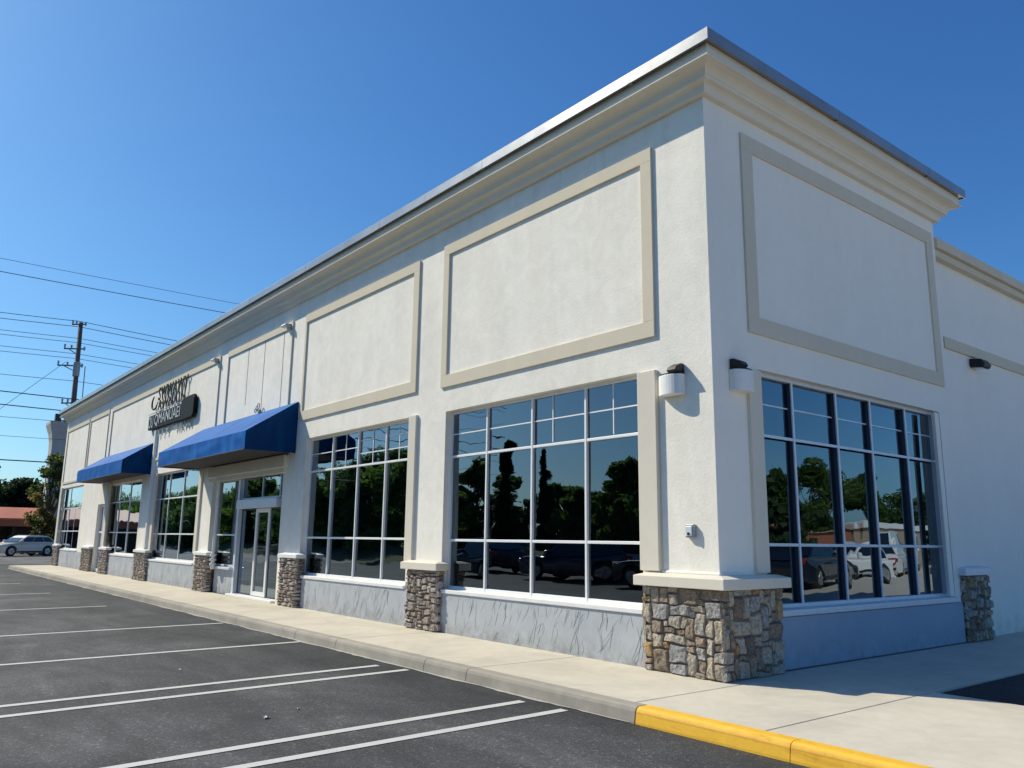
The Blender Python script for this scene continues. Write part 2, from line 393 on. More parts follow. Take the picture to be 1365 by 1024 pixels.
# ================================================================== THE SETTING
KY = -1.85                                     # kerb face
g = MB(); g.quad((-700, -700, -.15), (700, -700, -.15), (700, 700, -.15), (-700, 700, -.15))
struct('parking_lot', g, M['asphalt'], fixn=False)
g = MB(); g.quad((-300, -40, -.146), (-45.5, -40, -.146), (-45.5, 90, -.146), (-300, 90, -.146))
struct('road', g, M['road'], fixn=False)
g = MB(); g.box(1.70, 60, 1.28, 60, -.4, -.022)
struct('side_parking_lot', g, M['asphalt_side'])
g = MB(); g.quad((3.9, 1.3, -.018), (60, 1.3, -.018), (60, 60, -.018), (3.9, 60, -.018)); g.quad((60, -60, -.14), (160, -60, -.14), (160, 160, -.14), (60, 160, -.14))
struct('extended_side_paving', g, M['paving'], fixn=False)  # tan paving mirrored in the side window, extended closer to bounce sun on the wall

# sidewalk slabs with real joints
sw = MB()
GAP = .007
fx = [-39.6, -34, -28.5, -23, -17.6, -12.2, -8.8, -5.65, -2.28, .26]
for a, b in zip(fx, fx[1:]): sw.box(a + GAP, b - GAP, KY + .16, .25 if b < -11 else -.02, -.3, 0)
sw.prism([(fx[-1] + GAP, KY + .16), (1.68 - GAP, KY + .16), (1.68 - GAP, 1.28 - GAP), (-.3, 1.28 - GAP), (-.3, -.02), (fx[-1] + GAP, -.02)], lambda p, q, t: (p, q, t), -.3, 0)
for a, b in ((1.28, 4.6), (4.6, 8), (8, 12), (12, 16), (16, 22), (22, 30)):
    sw.box(-.3, 1.68 - GAP, a + (GAP if a > 0 else 0), b - GAP, -.3, 0 if a > -.1 else -.0005)
xs = [1.68, 4.4, 7.2, 10, 14, 20, 30, 45, 60]
for a, b in zip(xs, xs[1:]): sw.box(a + GAP, b - GAP, KY + .16, 1.28 - GAP, -.3, 0)
struct('sidewalk', sw, M['walk'], bevel=.006, seg=2)
g = MB(); g.box(-39.5, 60, KY + .05, 1.27, -.35, -.012); g.box(-.3, 1.67, 1.26, 30, -.35, -.012)
struct('sidewalk_joint_bed', g, M['joint'])

def kerb_piece(mb, x0, x1):
    prof = [(KY - .015, -.3), (KY - .015, -.13), (KY - .002, -.045), (KY + .012, -.016), (KY + .035, -.003), (KY + .06, 0), (KY + .16, 0), (KY + .16, -.3)]
    mb.prism(prof, lambda p, q, t: (t, p, q), x0, x1)
kb = MB()
kx = [-39.6, -36, -32, -28.5, -25, -21.5, -17.6, -15, -12.2, -9.8, -7.1, -5.65, -3.2, -2.28, .40]
for a, b in zip(kx, kx[1:]): kerb_piece(kb, a + .006, b - .006)
struct('kerb', kb, M['kerb'])
# far return of the kerb round the end of the walk
kr = MB()
kr.prism([(0, -.3), (0, -.1), (.02, -.015), (.06, 0), (.16, 0), (.16, -.3)], lambda p, q, t: (-39.76 + p, t, q), KY - .01, 3)
struct('kerb_return', kr, M['kerb'])
yk = MB()
for a, b in ((.41, 2.0), (2.008, 4.4), (4.408, 9)): kerb_piece(yk, a, b)
struct('yellow_kerb', yk, M['yellow'])
# gutter lip at the foot of the kerb: ragged pale concrete edge
gl = MB(); x = -39.5; pts = []
while x < .38:
    wd = .045 + .05 * noise.noise((x * 1.3, 0, 0)) + .03 * noise.noise((x * 6, 3, 0)); pts.append((x, max(.006, wd) * min(1, (.40 - x) / .8))); x += .12
for (a, wa), (b, wb) in zip(pts, pts[1:]):
    gl.quad((a, KY - .016 - wa, -.144), (b, KY - .016 - wb, -.144), (b, KY - .014, -.141), (a, KY - .014, -.141))
struct('gutter', gl, M['gutter'], fixn=False)

# painted parking lines
def pline(x0, x1, y1=-2.05, y0=-7.4, wd=.112):
    m = MB(); m.quad((x1 - wd / 2, y0, -.145), (x1 + wd / 2, y0, -.145), (x0 + wd / 2, y1, -.145), (x0 - wd / 2, y1, -.145))
    struct('parking_line', m, M['line'], fixn=False)
for xa, xb, ye in ((-.43, -.22, -1.98), (-1.0, -.74, -2.05), (-3.42, -3.12, -1.96), (-3.93, -3.64, -2.1), (-6.77, -6.55, -1.9), (-10.2, -9.9, -1.95), (-15.3, -15.1, -2.9), (-20.6, -20.2, -3.2), (-26, -25.7, -3.2)):
    pline(xa, xb, ye)

# ================================================================== THE BUILDING
B = thing('store_building', 'long cream stucco store with tall gridded windows and stone pier bases', 'building')
L = -40.0                                      # far end of the long front
ZS, ZT = 7.06, 7.656                           # underside and top of the cornice
EY = 6.36                                      # end of the tall block on the side street

def wall_sheet(pl, u0, u1, z0, z1, holes, depth=.22):
    m = PB(pl)
    us = sorted({u0, u1, *[h[0] for h in holes], *[h[1] for h in holes]}); zs = sorted({z0, z1, *[h[2] for h in holes], *[h[3] for h in holes]})
    for a, b in zip(us, us[1:]):
        for c, d in zip(zs, zs[1:]):
            mu, mz = (a + b) / 2, (c + d) / 2
            if any(h[0] < mu < h[1] and h[2] < mz < h[3] for h in holes): continue
            m.quad(pl(a, 0, c), pl(b, 0, c), pl(b, 0, d), pl(a, 0, d))
    for a, b, c, d in holes:
        for p, q in (((a, c), (a, d)), ((a, d), (b, d)), ((b, d), (b, c)), ((b, c), (a, c))):
            m.quad(pl(p[0], 0, p[1]), pl(q[0], 0, q[1]), pl(q[0], -depth, q[1]), pl(p[0], -depth, p[1]))
    return m

W1 = (-5.47, -1.15, .70, 3.63); W2 = (-11.0, -6.77, .70, 3.66); W3 = (-22.85, -18.45, .74, 3.5)
W4 = (-29.2, -24.8, .80, 3.42); W5 = (-39.3, -34.55, .82, 3.66)
ENT = (-17.3, -12.42, 0, 3.06); FD = (-31.3, -29.95, 0, 2.72)
WS = (.92, 5.72, .72, 3.62)
def dF(u, d=.11): return 5.8 + (u - 5.8) * (1 + d / 7.67)
def dZ(z, d=.11): return 1.5 + (z - 1.5) * (1 + d / 7.67)
def dS(u, d=.10): return -7.67 + (u + 7.67) * (1 + d / 5.8)
def dW(w): return (dF(w[0]), w[1], dZ(w[2]), dZ(w[3]))
W1, W2, W3, W4, W5 = map(dW, (W1, W2, W3, W4, W5))
WS = (WS[0], dS(WS[1]), dZ(WS[2]), dZ(WS[3]))
wall_sheet(FR, L, 0, 0, ZT - .05, [W1, W2, W3, W4, W5, ENT, FD]).build('front_wall', M['wall'], B, fixn=False)
wall_sheet(SD, 0, EY, 0, ZT - .05, [WS]).build('side_wall', M['wall_side'], B, fixn=False)
m = MB()
m.box(-39.7, -.14, EY + .0, 26, 0, 6.62)       # lower rear block, set back from the tall front
rw = m.build('rear_wall', M['wall_side'], B)
m = MB(); m.quad((L, 0, 0), (L, EY, 0), (L, EY, ZT - .05), (L, 0, ZT - .05)); m.quad((L, EY, 6.5), (0, EY, 6.5), (0, EY, ZT - .05), (L, EY, ZT - .05))
m.build('end_wall', M['wall_side'], B, fixn=False)
m = MB(); m.box(L + .02, -.02, .02, EY - .02, ZT - .30, ZT - .26); m.build('roof', M['roof'], B)

# cornice swept round the building
def sweep(prof, name, mat, bevel=0, smooth=False):
    """prof: (outward, z) list, closed polygon; path: far end -> corner -> side end, mitred, with returns"""
    path = [((L, EY), (-1, 1)), ((L, 0), (-1, -1)), ((0, 0), (1, -1)), ((0, EY), (1, 1)), ((-2.5, EY), (0, 1))]
    m = MB(); n = len(prof)
    for (px, py), (dx, dy) in path:
        for o, z in prof: m.v.append((px + dx * o, py + dy * o, z))
    for k in range(len(path) - 1):
        for j in range(n):
            a = k * n + j; b = k * n + (j + 1) % n
            m.f.append((a, b, b + n, a + n))
    m.f.append(tuple(range(n))); m.f.append(tuple((len(path) - 1) * n + j for j in reversed(range(n))))
    return m.build(name, mat, B, bevel, smooth)
pr = [(-.05, ZS), (.07, ZS), (.085, ZS + .012), (.088, ZS + .062)]
for k in range(8):                              # lower roll
    t = k / 7 * math.pi / 2; pr.append((.092 + .075 * (1 - math.cos(t)), ZS + .066 + .055 * math.sin(t)))
pr += [(.178, ZS + .124), (.186, ZS + .128), (.186, ZS + .172), (.194, ZS + .176)]
for k in range(9):                              # upper cove
    t = k / 8 * math.pi / 2; pr.append((.196 + .11 * (1 - math.cos(t)), ZS + .178 + .085 * math.sin(t)))
pr += [(.312, ZS + .268), (.355, ZS + .27), (.366, ZS + .276), (.366, ZS + .290), (.345, ZS + .298), (.335, ZS + .306), (.335, ZT - .145), (-.05, ZT - .145)]
sweep(pr, 'cornice', M['cornice'])
sweep([(.34, ZT - .14), (.40, ZT - .14), (.405, ZT - .165), (.42, ZT - .165), (.42, ZT - .012), (.41, ZT), (-.25, ZT + .02), (-.25, ZT - .14)], 'roof_coping', M['coping'])
# seams of the coping
for xx in (-.9, -4.2, -7.6, -11, -14.4, -17.8, -21.2, -24.6, -28, -31.4, -34.8): MB().box(xx, xx + .05, -.4225, -.35, ZT - .163, ZT - .014).build('coping_seam', M['coping'], B)
for yy in (2.6, 5.4): MB().box(.35, .4225, yy, yy + .05, ZT - .163, ZT - .014).build('coping_seam', M['coping'], B)

# lower rear parapet cornice, belt course
m = MB(); m.box(-.14, -.02, EY, 26, 6.47, 6.60); m.box(-.14, .05, EY, 26, 6.603, 6.78); m.build('rear_cornice', M['trim'], B, .01)
m = MB(); m.box(-.14, -.10, 6.66, 26, 4.88, 5.08); m.build('belt_course', M['trim'], B, .006)

# raised panel frames
def frame(pl, u0, u1, z0, z1, wl, wr, wt, wb, n=.045):
    m = PB(pl)
    m.b(u0, u1, -.01, n, z1 - wt, z1)
    if wb: m.b(u0, u1, -.01, n, z0, z0 + wb)
    m.b(u0, u0 + wl, -.01, n, z0 + wb, z1 - wt); m.b(u1 - wr, u1, -.01, n, z0 + wb, z1 - wt)
    return m
TM = M['trim']
frame(FR, -5.78, -.86, 4.085, 6.70, .17, .19, .19, .215, .035).build('panel_frame', TM, B, .004)
frame(FR, -11.62, -6.60, 4.13, 6.66, .09, .19, .19, .22, .035).build('panel_frame', TM, B, .004)
frame(FR, -16.80, -12.35, 4.10, 6.68, .06, .05, .17, .1, .035).build('panel_frame', TM, B, .004)
frame(FR, -30.4, -17.45, 4.0, 6.68, .12, .05, .17, .1, .035).build('panel_frame', TM, B, .004)
frame(FR, -34.4, -30.9, 3.95, 6.68, .06, .06, .17, .1, .035).build('panel_frame', TM, B, .004)
frame(FR, -39.6, -34.7, 3.9, 6.68, .14, .06, .17, .1, .035).build('panel_frame', TM, B, .004)
frame(SD, .74, 6.20, 4.10, 6.82, .235, .22, .225, .225, .03).build('panel_frame', M['trim_side'], B, .004)
for u, z0, z1 in ((-15.28, 4.95, 6.5), (-14.14, 4.2, 6.5), (-12.92, 4.2, 6.5)):
    PB(FR).b(u, u + .025, -.004, .003, z0, z1).build('control_joint', M['joint'], B)

# pilaster / casing strips
for pl, u0, u1, z0, z1, n in ((FR, -1.15, -.84, 1.15, 3.64, .06), (FR, -6.77, -6.52, 1.1, 3.70, .05), (SD, .66, .92, 1.15, 3.62, .05),
                              (FR, -18.45, -18.2, 1.0, 3.55, .05), (FR, -29.7, -29.3, 1.1, 3.5, .08), (FR, -39.75, -39.3, 1.0, 3.75, .05), (FR, -23.1, -22.85, 1., 3.55, .05)):
    PB(pl).b(u0, u1, -.01, n, z0, z1).build('window_casing', M['cap'], B, .008)
PB(SD).b(5.72, 5.86, -.01, .03, .72, 3.62).build('window_casing', M['wall_side'], B, .008)
m = PB(FR).b(-.86, -.82, -.01, .012, 1.15, 3.3); m.build('control_joint', M['trim'], B)

# ---- windows
def window(pl, W, mull, trans, muntins=(), fw=.05, glass_n=-.15, front_n=-.112, deep=0, amat='alu', gmat='glass', sill=True, sz=.085, shift=True):
    u0, u1, z0, z1 = W
    mw_ = .020
    if shift:
        if pl is FR: sh = dF
        else: sh = dS
        mull = [sh(u) for u in mull]; trans = [dZ(z) for z in trans]
        muntins = [(max(u0 + fw, sh(a)), min(u1 - fw, sh(b)), dZ(c), min(z1 - .02, dZ(d))) for a, b, c, d in muntins]
    m = PB(pl)
    nb = glass_n - .02
    m.b(u0, u0 + fw, nb, front_n, z0, z1); m.b(u1 - fw, u1, nb, front_n, z0, z1)
    m.b(u0 + fw, u1 - fw, nb, front_n - .001, z0, z0 + fw); m.b(u0 + fw, u1 - fw, nb, front_n - .001, z1 - fw, z1)
    for u in mull: m.b(u - mw_, u + mw_, (front_n - .02) if deep else nb, front_n + .004, z0 + .002, z1 - .002)
    ed = [u0 + fw] + list(mull) + [u1 - fw]
    for z in trans:
        for a, b in zip(ed, ed[1:]):
            m.b(a + (mw_ if a != ed[0] else 0), b - (mw_ if b != ed[-1] else 0), (front_n - .02) if deep else nb, front_n, z - mw_, z + mw_)
    f = m.build('window', M[amat], B, .005)
    if deep:
        for u in mull: PB(pl).b(u - mw_ + .003, u + mw_ - .003, nb, front_n - .021, z0 + fw, z1 - fw).build('mullion_body', M['alu_dark'], f)  # shade of the deep side faces painted as a navy body
    gm = MB(); rz = random.Random(int(abs(u0 * 100)))
    zz = [z0 + fw * .6] + list(trans) + [z1 - fw * .6]; uu = [u0 + fw * .6] + list(mull) + [u1 - fw * .6]
    for a, b in zip(uu, uu[1:]):
        for c, d in zip(zz, zz[1:]):
            e = [rz.uniform(-.0055, .0055) for _ in range(3)]
            q = [pl(a, glass_n + e[0], c), pl(b, glass_n + e[1], c), pl(b, glass_n + e[1] + e[2], d), pl(a, glass_n + e[0] + e[2], d)]
            n = (Vector(q[1]) - Vector(q[0])).cross(Vector(q[3]) - Vector(q[0]))
            if n.dot(Vector(pl(0, 1, 0))) < 0: q.reverse()
            gm.quad(*q)
    gm.build('glass', M[gmat], f, fixn=False)
    if muntins:
        for a, b, c, d in muntins: PB(pl).b(a, b, glass_n - .012, glass_n + (.012 if b - a > .1 else .010), c, d).build('muntin', M[amat], f)
    if sill:
        s = PB(pl); s.b(u0 - .02, u1 + .02, -.1, .052, z0 - sz * .8, z0 - .004); s.build('sill', M['sill'] if amat == 'alu' else M['alu_shaded'], f, .01)
    return f
def H(a, b, z): return (a, b, z - .009, z + .009)
def V(u, c, d): return (u - .009, u + .009, c, d)
mu = (-4.44, -3.32, -2.17); zt = 2.86
window(FR, W1, mu, (1.48, zt), [H(-5.42, -4.47, 3.24), H(-4.41, -3.35, 3.24), H(-3.29, -2.2, 3.24), H(-2.14, -1.2, 3.24), V(-2.88, 2.9, 3.58), V(-1.66, 2.9, 3.58)])
window(FR, W2, (-9.90, -8.76, -7.65), (1.49, 2.92), [H(-10.95, -9.93, 3.3), H(-9.87, -8.8, 3.3), H(-8.72, -7.7, 3.42), H(-8.72, -7.7, 3.16), H(-7.6, -6.82, 3.42), H(-7.6, -6.82, 3.16),
       V(-9.35, 2.95, 3.62), V(-8.2, 2.95, 3.62), V(-7.2, 2.95, 3.62)])
window(FR, W3, (-21.39, -19.92), (1.54, 2.66), glass_n=-.12, front_n=-.10)
window(FR, W4, (-27.7, -26.2), (1.58, 2.72), [V(-28.5, 2.75, 3.36)], glass_n=-.12, front_n=-.10)
window(FR, W5, (-37.1,), (1.63, 2.68), [V(-35.8, .9, 2.65), V(-38.3, .9, 1.6)], glass_n=-.12, front_n=-.10)
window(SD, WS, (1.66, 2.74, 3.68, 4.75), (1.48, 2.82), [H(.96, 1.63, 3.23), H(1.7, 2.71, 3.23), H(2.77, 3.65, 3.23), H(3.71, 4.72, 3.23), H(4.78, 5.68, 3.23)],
       glass_n=-.17, front_n=-.10, deep=1, amat='alu_shaded', gmat='glass_side', sz=.1)

# ---- bulkheads below the windows
def scratched(a, b, n, d):
    m = PB(FR).b(a, b, n - .22, n, 0, d); m.mats = [0] * 6
    rng = random.Random(int(-a * 10)); near = min(1, 9 / (4 - a)); nn = int((b - a) * 22)
    def stroke(u, z, ang, ln, w, br=True):
        k = 7; pts = []; cv = rng.uniform(-.35, .35)
        for j in range(k + 1):
            pts.append((u, z)); an = ang + cv * j / k + rng.gauss(0, .07); u += math.sin(an) * ln / k; z += math.cos(an) * ln / k
            if br and j in (3, 5) and rng.random() < .3: stroke(u, z, ang + rng.choice((-1, 1)) * rng.uniform(.4, .9), ln * .4, w * .7, False)
        for j in range(k):
            (p, q), (p2, q2) = pts[j], pts[j + 1]
            if not (.01 < q < d - .012 and .01 < q2 < d - .012 and a + .01 < p < b - .01 and a + .01 < p2 < b - .01): continue
            w0 = w * (1 - abs(2 * j / k - 1) ** 3) + .0004; w1 = w * (1 - abs(2 * (j + 1) / k - 1) ** 3) + .0004
            m.quad(FR(p - w0, n + .0012, q), FR(p + w0, n + .0012, q), FR(p2 + w1, n + .0012, q2), FR(p2 - w1, n + .0012, q2)); m.mats.append(1)
    for _ in range(nn):
        u = a + (b - a) * rng.random() ** .75; z = rng.uniform(-.15, d * .85)
        stroke(u, z, rng.gauss(R(24), R(13)), rng.uniform(.12, .5), rng.uniform(.0010, .0028))
    return m
for a, b, d in ((-5.58, -1.05, .615), (-10.98, -6.53, .615), (-22.95, -17.9, .655), (-28.5, -24.4, .715), (-38.4, -32.9, .735), (-16.8, -15.42, .62)):
    n = .03 if a != -16.8 else -.06
    scratched(a, b, n, d).build('bulkhead', M['bulkhead'], B, fixn=False)
PB(SD).b(1.0, 6.12, -.1, .03, 0, .62).build('bulkhead', M['bulk_side'], B, .006)

MB().box(.028, .042, 1.04, 6.14, .001, .018).build('control_joint', M['joint'], B)
# ---- stone piers
def pack(nu, nv, wr, hr, rng):
    grid = [[0] * nu for _ in range(nv)]; out = []
    for j in range(nv):
        for i in range(nu):
            if grid[j][i]: continue
            ww = rng.randint(*wr); hh = rng.randint(*hr)
            if rng.random() < .25: ww = max(1, ww // 2)
            k = 0
            while k < ww and i + k < nu and not grid[j][i + k]: k += 1
            ww = k; hh = min(hh, nv - j)
            if nu - (i + ww) == 1 and not grid[j][nu - 1]: ww += 1
            for y in range(j, j + hh):
                for x in range(i, i + ww): grid[y][x] = 1
            out.append((i, j, ww, hh))
    return out
def stone_face(m, fn, w, h, cell, wr, hr, rng, res, gap, bulge, warp, off):
    nu = max(2, round(w / cell)); nv = max(2, round(h / cell)); cu = w / nu; cv = h / nv
    for (i, j, ww, hh) in pack(nu, nv, wr, hr, rng):
        u0, v0, u1, v1 = i * cu, j * cv, (i + ww) * cu, (j + hh) * cv
        tilt = (rng.uniform(-.012, .012), rng.uniform(-.010, .010)); bz = bulge * rng.uniform(.55, 1.25); sd_ = rng.uniform(0, 99)
        base = len(m.v); n = res
        for b in range(n + 1):
            for a in range(n + 1):
                s = 2 * a / n - 1; t = 2 * b / n - 1
                # rounded outline
                k = 1 - .07 * (abs(s) ** 4) * (abs(t) ** 4)
                gu = (u1 - u0) / 2 - gap; gv = (v1 - v0) / 2 - gap
                u = (u0 + u1) / 2 + s * k * gu; v = (v0 + v1) / 2 + t * k * gv
                wx = noise.noise((u * 5 + off, v * 5, 1.7)) * warp + noise.noise((u * 14 + off, v * 14, 4.7)) * warp * .3
                wy = noise.noise((u * 5 + off, v * 5, 9.1)) * warp + noise.noise((u * 14 + off, v * 14, 7.3)) * warp * .3
                fall = min(1, min(u, w - u) / .08); fv = min(1, min(v, h - v) / .08)
                e = max(abs(s), abs(t)); q = (1 - abs(s) ** 8) * (1 - abs(t) ** 8)
                d = bz * (max(0, q) ** .28) + (s * tilt[0] + t * tilt[1]) * (q > 0) + .022 * noise.noise((u * 9 + sd_, v * 9, sd_)) * q + .010 * noise.noise((u * 30, v * 30, sd_)) * q
                if e > .999: d = -.03
                m.v.append(fn(u + wx * max(0, fall), v + wy * max(0, fv), d))
        for b in range(n):
            for a in range(n):
                p = base + b * (n + 1) + a; m.f.append((p, p + 1, p + n + 2, p + n + 1))
def pier(x0, x1, y0, y1, zc, capmat='cap', cell=.055, wr=(2, 6), hr=(2, 4), res=6, gap=.006, bulge=.032, warp=.03, seed=1, mat='stone', cap=(.075, .12), faces='FRL', smooth=True):
    rng = random.Random(seed); c = .03
    h = zc - cap[1]
    m = MB(); m.box(x0 + c, x1 - c, y0 + c, y1 - c, -.02, h + .01)
    core = m.build('stone_pier', M['mortar'], B)
    m = MB(); d = .018
    if 'F' in faces: stone_face(m, lambda u, v, n: (x0 + u, y0 + d - n, v), x1 - x0 - d * .5, h, cell, wr, hr, rng, res, gap, bulge, warp, seed * 3.1)
    if 'R' in faces: stone_face(m, lambda u, v, n: (x1 - d + n, y0 + u, v), y1 - y0, h, cell, wr, hr, rng, res, gap, bulge, warp, seed * 5.3 + 20)
    if 'L' in faces: stone_face(m, lambda u, v, n: (x0 + d - n, y0 + u, v), y1 - y0, h, cell, wr, hr, rng, res, gap, bulge, warp, seed * 7.7 + 40)
    m.build('stone_facing', M[mat], core, smooth=False)
    if cap:
        o, t = cap; m = MB()
        z = zc - t
        # flat slab with a weathered slope on top
        a0, a1, b0, b1 = x0 - o, x1 + o, y0 - o, y1 + (o if y1 > .5 else 0)
        m.box(a0, a1, b0, b1, z, zc)
        s = .03
        i = len(m.v); m.v += [(a0 + .01, b0 + .01, zc), (a1 - .01, b0 + .01, zc), (a1 - .01, b1 - .01, zc), (a0 + .01, b1 - .01, zc), (a0 + .09, b0 + .13, zc + s), (a1 - .13, b0 + .13, zc + s), (a1 - .13, b1 - .09, zc + s), (a0 + .09, b1 - .09, zc + s)]
        m.f += [tuple(i + k for k in q) for q in ((4, 5, 6, 7), (0, 1, 5, 4), (1, 2, 6, 5), (2, 3, 7, 6), (3, 0, 4, 7))]
        m.build('cap', M[capmat], core, .008)
    return core
pier(-1.06, .13, -.13, 1.03, 1.10, cell=.064, wr=(2, 5), hr=(1, 4), res=10, seed=23, gap=.0025, bulge=.019, warp=.036)
pier(-6.54, -5.56, -.13, .05, 1.10, cell=.05, wr=(3, 7), hr=(1, 3), res=6, seed=12, mat='ledge')
LG = dict(cell=.05, wr=(3, 8), hr=(1, 2), res=4, mat='ledge', capmat='sill', cap=(.03, .08))
pier(-11.97, -11.02, -.16, .05, 1.12, seed=21, **LG)
pier(-17.9, -16.85, -.16, .05, 1.05, seed=22, **LG)
pier(-24.45, -23.0, -.13, .05, 1.0, seed=23, **LG)
pier(-29.65, -28.45, -.13, .05, 1.0, seed=24, **LG)
pier(-32.95, -31.35, -.13, .05, 1.0, seed=25, **LG)
pier(-39.4, -38.3, -.13, .05, 1.0, seed=26, **LG)
pier(-.45, .09, 6.16, 7.10, 1.14, cell=.055, wr=(2, 5), hr=(2, 4), res=6, seed=31, capmat='alu_shaded', cap=(.03, .11))
# flared foot of the corner column above the cap
m = MB()
m.box(-.84, .022, -.022, .66, 1.12, 1.165); m.build('column_foot', M['wall'], B, .02)

# ---- entrance
m = PB(FR); m.b(-17.5, -12.2, -.01, .10, 3.10, 3.40); m.b(-17.44, -12.28, -.01, .06, 2.98, 3.10)
m.build('entrance_header', M['cap'], B, .015)
yg = -.16
window(FR, (-17.25, -15.42, .70, 3.02), (), (1.53,), glass_n=-.15, front_n=-.12, amat='alu_shaded', sz=.08, shift=False)
window(FR, (-15.30, -12.44, 2.44, 3.02), (-13.95, -12.85), (), glass_n=-.15, front_n=-.13, amat='alu_shaded', sill=False, shift=False, fw=.035)
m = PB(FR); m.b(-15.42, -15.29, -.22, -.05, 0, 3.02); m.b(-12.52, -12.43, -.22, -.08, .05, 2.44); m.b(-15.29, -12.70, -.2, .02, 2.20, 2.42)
fr = m.build('door_frame', M['alu_shaded'], B, .006)
for a, b, wd, dm_ in ((-15.27, -14.27, .03, 'alu_dark'), (-14.25, -13.36, .10, 'white'), (-13.34, -12.53, .03, 'alu_dark')):
    m = PB(FR); n0, n1 = (-.17, -.12) if wd > .06 else (-.18, -.145)
    m.b(a, a + wd, n0, n1, .07, 2.19); m.b(b - wd, b, n0, n1, .07, 2.19); m.b(a + wd, b - wd, n0, n1 - .002, .07, .07 + wd); m.b(a + wd, b - wd, n0, n1 - .002, 2.19 - wd, 2.19)
    dm = m.build('sliding_door', M[dm_], B, .005)
    g = MB(); g.quad((a + wd, .155, .1), (b - wd, .155, .1), (b - wd, .155, 2.15), (a + wd, .155, 2.15)); g.build('glass', M['glass'], dm, fixn=False)
m = PB(FR); m.b(-15.4, -12.45, -.2, .10, .0, .055); m.build('threshold', M['sill'], B, .01)
# narrow far door
m = PB(FR)
for a, b in ((-31.28, -31.2), (-30.66, -30.6), (-30.05, -29.97)): m.b(a, b, -.18, -.1, 0, 2.7)
m.b(-31.2, -30.05, -.18, -.105, 2.62, 2.7); m.b(-31.2, -30.05, -.18, -.105, 1.56, 1.62); m.b(-31.2, -30.05, -.18, -.105, 0, .14)
dm = m.build('service_door', M['alu'], B, .004)
g = MB(); g.quad((-31.2, .15, .1), (-30.05, .15, .1), (-30.05, .15, 2.65), (-31.2, .15, 2.65)); g.build('glass', M['glass'], dm, fixn=False)

# downspouts
def downspout(x, y, z0, z1, r=.045):
    m = MB(); m.tube([(x, y, z0), (x, y, z1)], r, 10)
    for z in (z0 + .1, z0 + .22, z0 + .34): m.tube([(x, y, z), (x, y, z + .06)], r * 1.7, 10)
    return m.build('downspout', M['white'], B, smooth=False)
downspout(-16.5, -.10, .62, 3.0, .05)
m = MB(); m.box(-23.5, -23.36, -.09, -.001, 1.0, 5.05); m.build('downspout', M['white'], B, .01)

# interior seen dimly through the tinted glass
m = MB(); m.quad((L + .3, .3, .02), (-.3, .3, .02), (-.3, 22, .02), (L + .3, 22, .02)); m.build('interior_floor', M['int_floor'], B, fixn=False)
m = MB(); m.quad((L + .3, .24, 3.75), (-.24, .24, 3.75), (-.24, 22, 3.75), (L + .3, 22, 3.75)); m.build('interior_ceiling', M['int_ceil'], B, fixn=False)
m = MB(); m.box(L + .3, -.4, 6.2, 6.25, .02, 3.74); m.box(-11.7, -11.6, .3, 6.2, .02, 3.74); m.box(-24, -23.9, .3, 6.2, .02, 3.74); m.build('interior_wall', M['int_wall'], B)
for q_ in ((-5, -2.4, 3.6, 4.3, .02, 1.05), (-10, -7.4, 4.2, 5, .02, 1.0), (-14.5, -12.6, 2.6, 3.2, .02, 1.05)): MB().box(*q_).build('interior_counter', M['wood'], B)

# ================================================================== THINGS ON THE BUILDING
def awning(name, label, x0, x1, zb, d, zf, val):
    t = thing(name, label, 'awning', (x0, 0, zf - val), 0, 'blue awnings over the front'); w = x1 - x0; hb = zb - (zf - val)
    # canvas with slightly sagging panels between the ribs
    m = MB(); nx, ny = 48, 8
    base = 0
    rng = random.Random(3)
    for j in range(ny + 1):
        for i in range(nx + 1):
            u = i / nx; v = j / ny; s = math.sin(u * math.pi * round(w / 1.2)) ** 2
            sag = .022 * s * math.sin(v * math.pi)
            m.v.append((u * w, -.012 - v * d, hb + (val - hb) * v - sag))
    for j in range(ny):
        for i in range(nx): a = j * (nx + 1) + i; m.f.append((a, a + 1, a + nx + 2, a + nx + 1))
    m.build('canopy_top', M['awning'], t, smooth=True, fixn=False)
    m = MB(); nz = 6
    for j in range(nz + 1):
        for i in range(nx + 1):
            u = i / nx; v = j / nz
            wv = .018 * noise.noise((u * w * 1.6, v * 2.2, x0)) * math.sin(v * math.pi / 1.3) + .008 * noise.noise((u * w * 5, v, x0))
            m.v.append((u * w, -.012 - d - wv * (v > 0), val * (1 - v)))
    for j in range(nz):
        for i in range(nx): a = j * (nx + 1) + i; m.f.append((a, a + 1, a + nx + 2, a + nx + 1))
    m.build('valance', M['awning'], t, smooth=True, fixn=False)
    for xx in (0, w):
        m = MB(); m.quad((xx, -.012, hb), (xx, -.012 - d, val), (xx, -.012 - d, 0), (xx, -.012, 0)); m.build('end_panel', M['awning_shaded'], t, fixn=False)['label'] = 'end panel with its shade painted into the colour'
    m = MB(); m.quad((.02, -.02, .03), (w - .02, -.02, .03), (w - .02, -d, .03), (.02, -d, .03)); m.build('lining', M['awning_under'], t, fixn=False)
    m = MB()
    m.tube([(0, -.02 - d, .0), (w, -.02 - d, .0)], .014, 6)
    m.build('awning_frame', M['awning_under'], t)
    return t
awning('awning', 'larger blue canvas awning over the glass entrance doors', -18.5, -11.78, 4.61, 1.20, 3.82, .42)
awning('awning', 'smaller blue canvas awning over the far window, left of the sign', -31.0, -23.75, 4.66, .95, 4.02, .46)

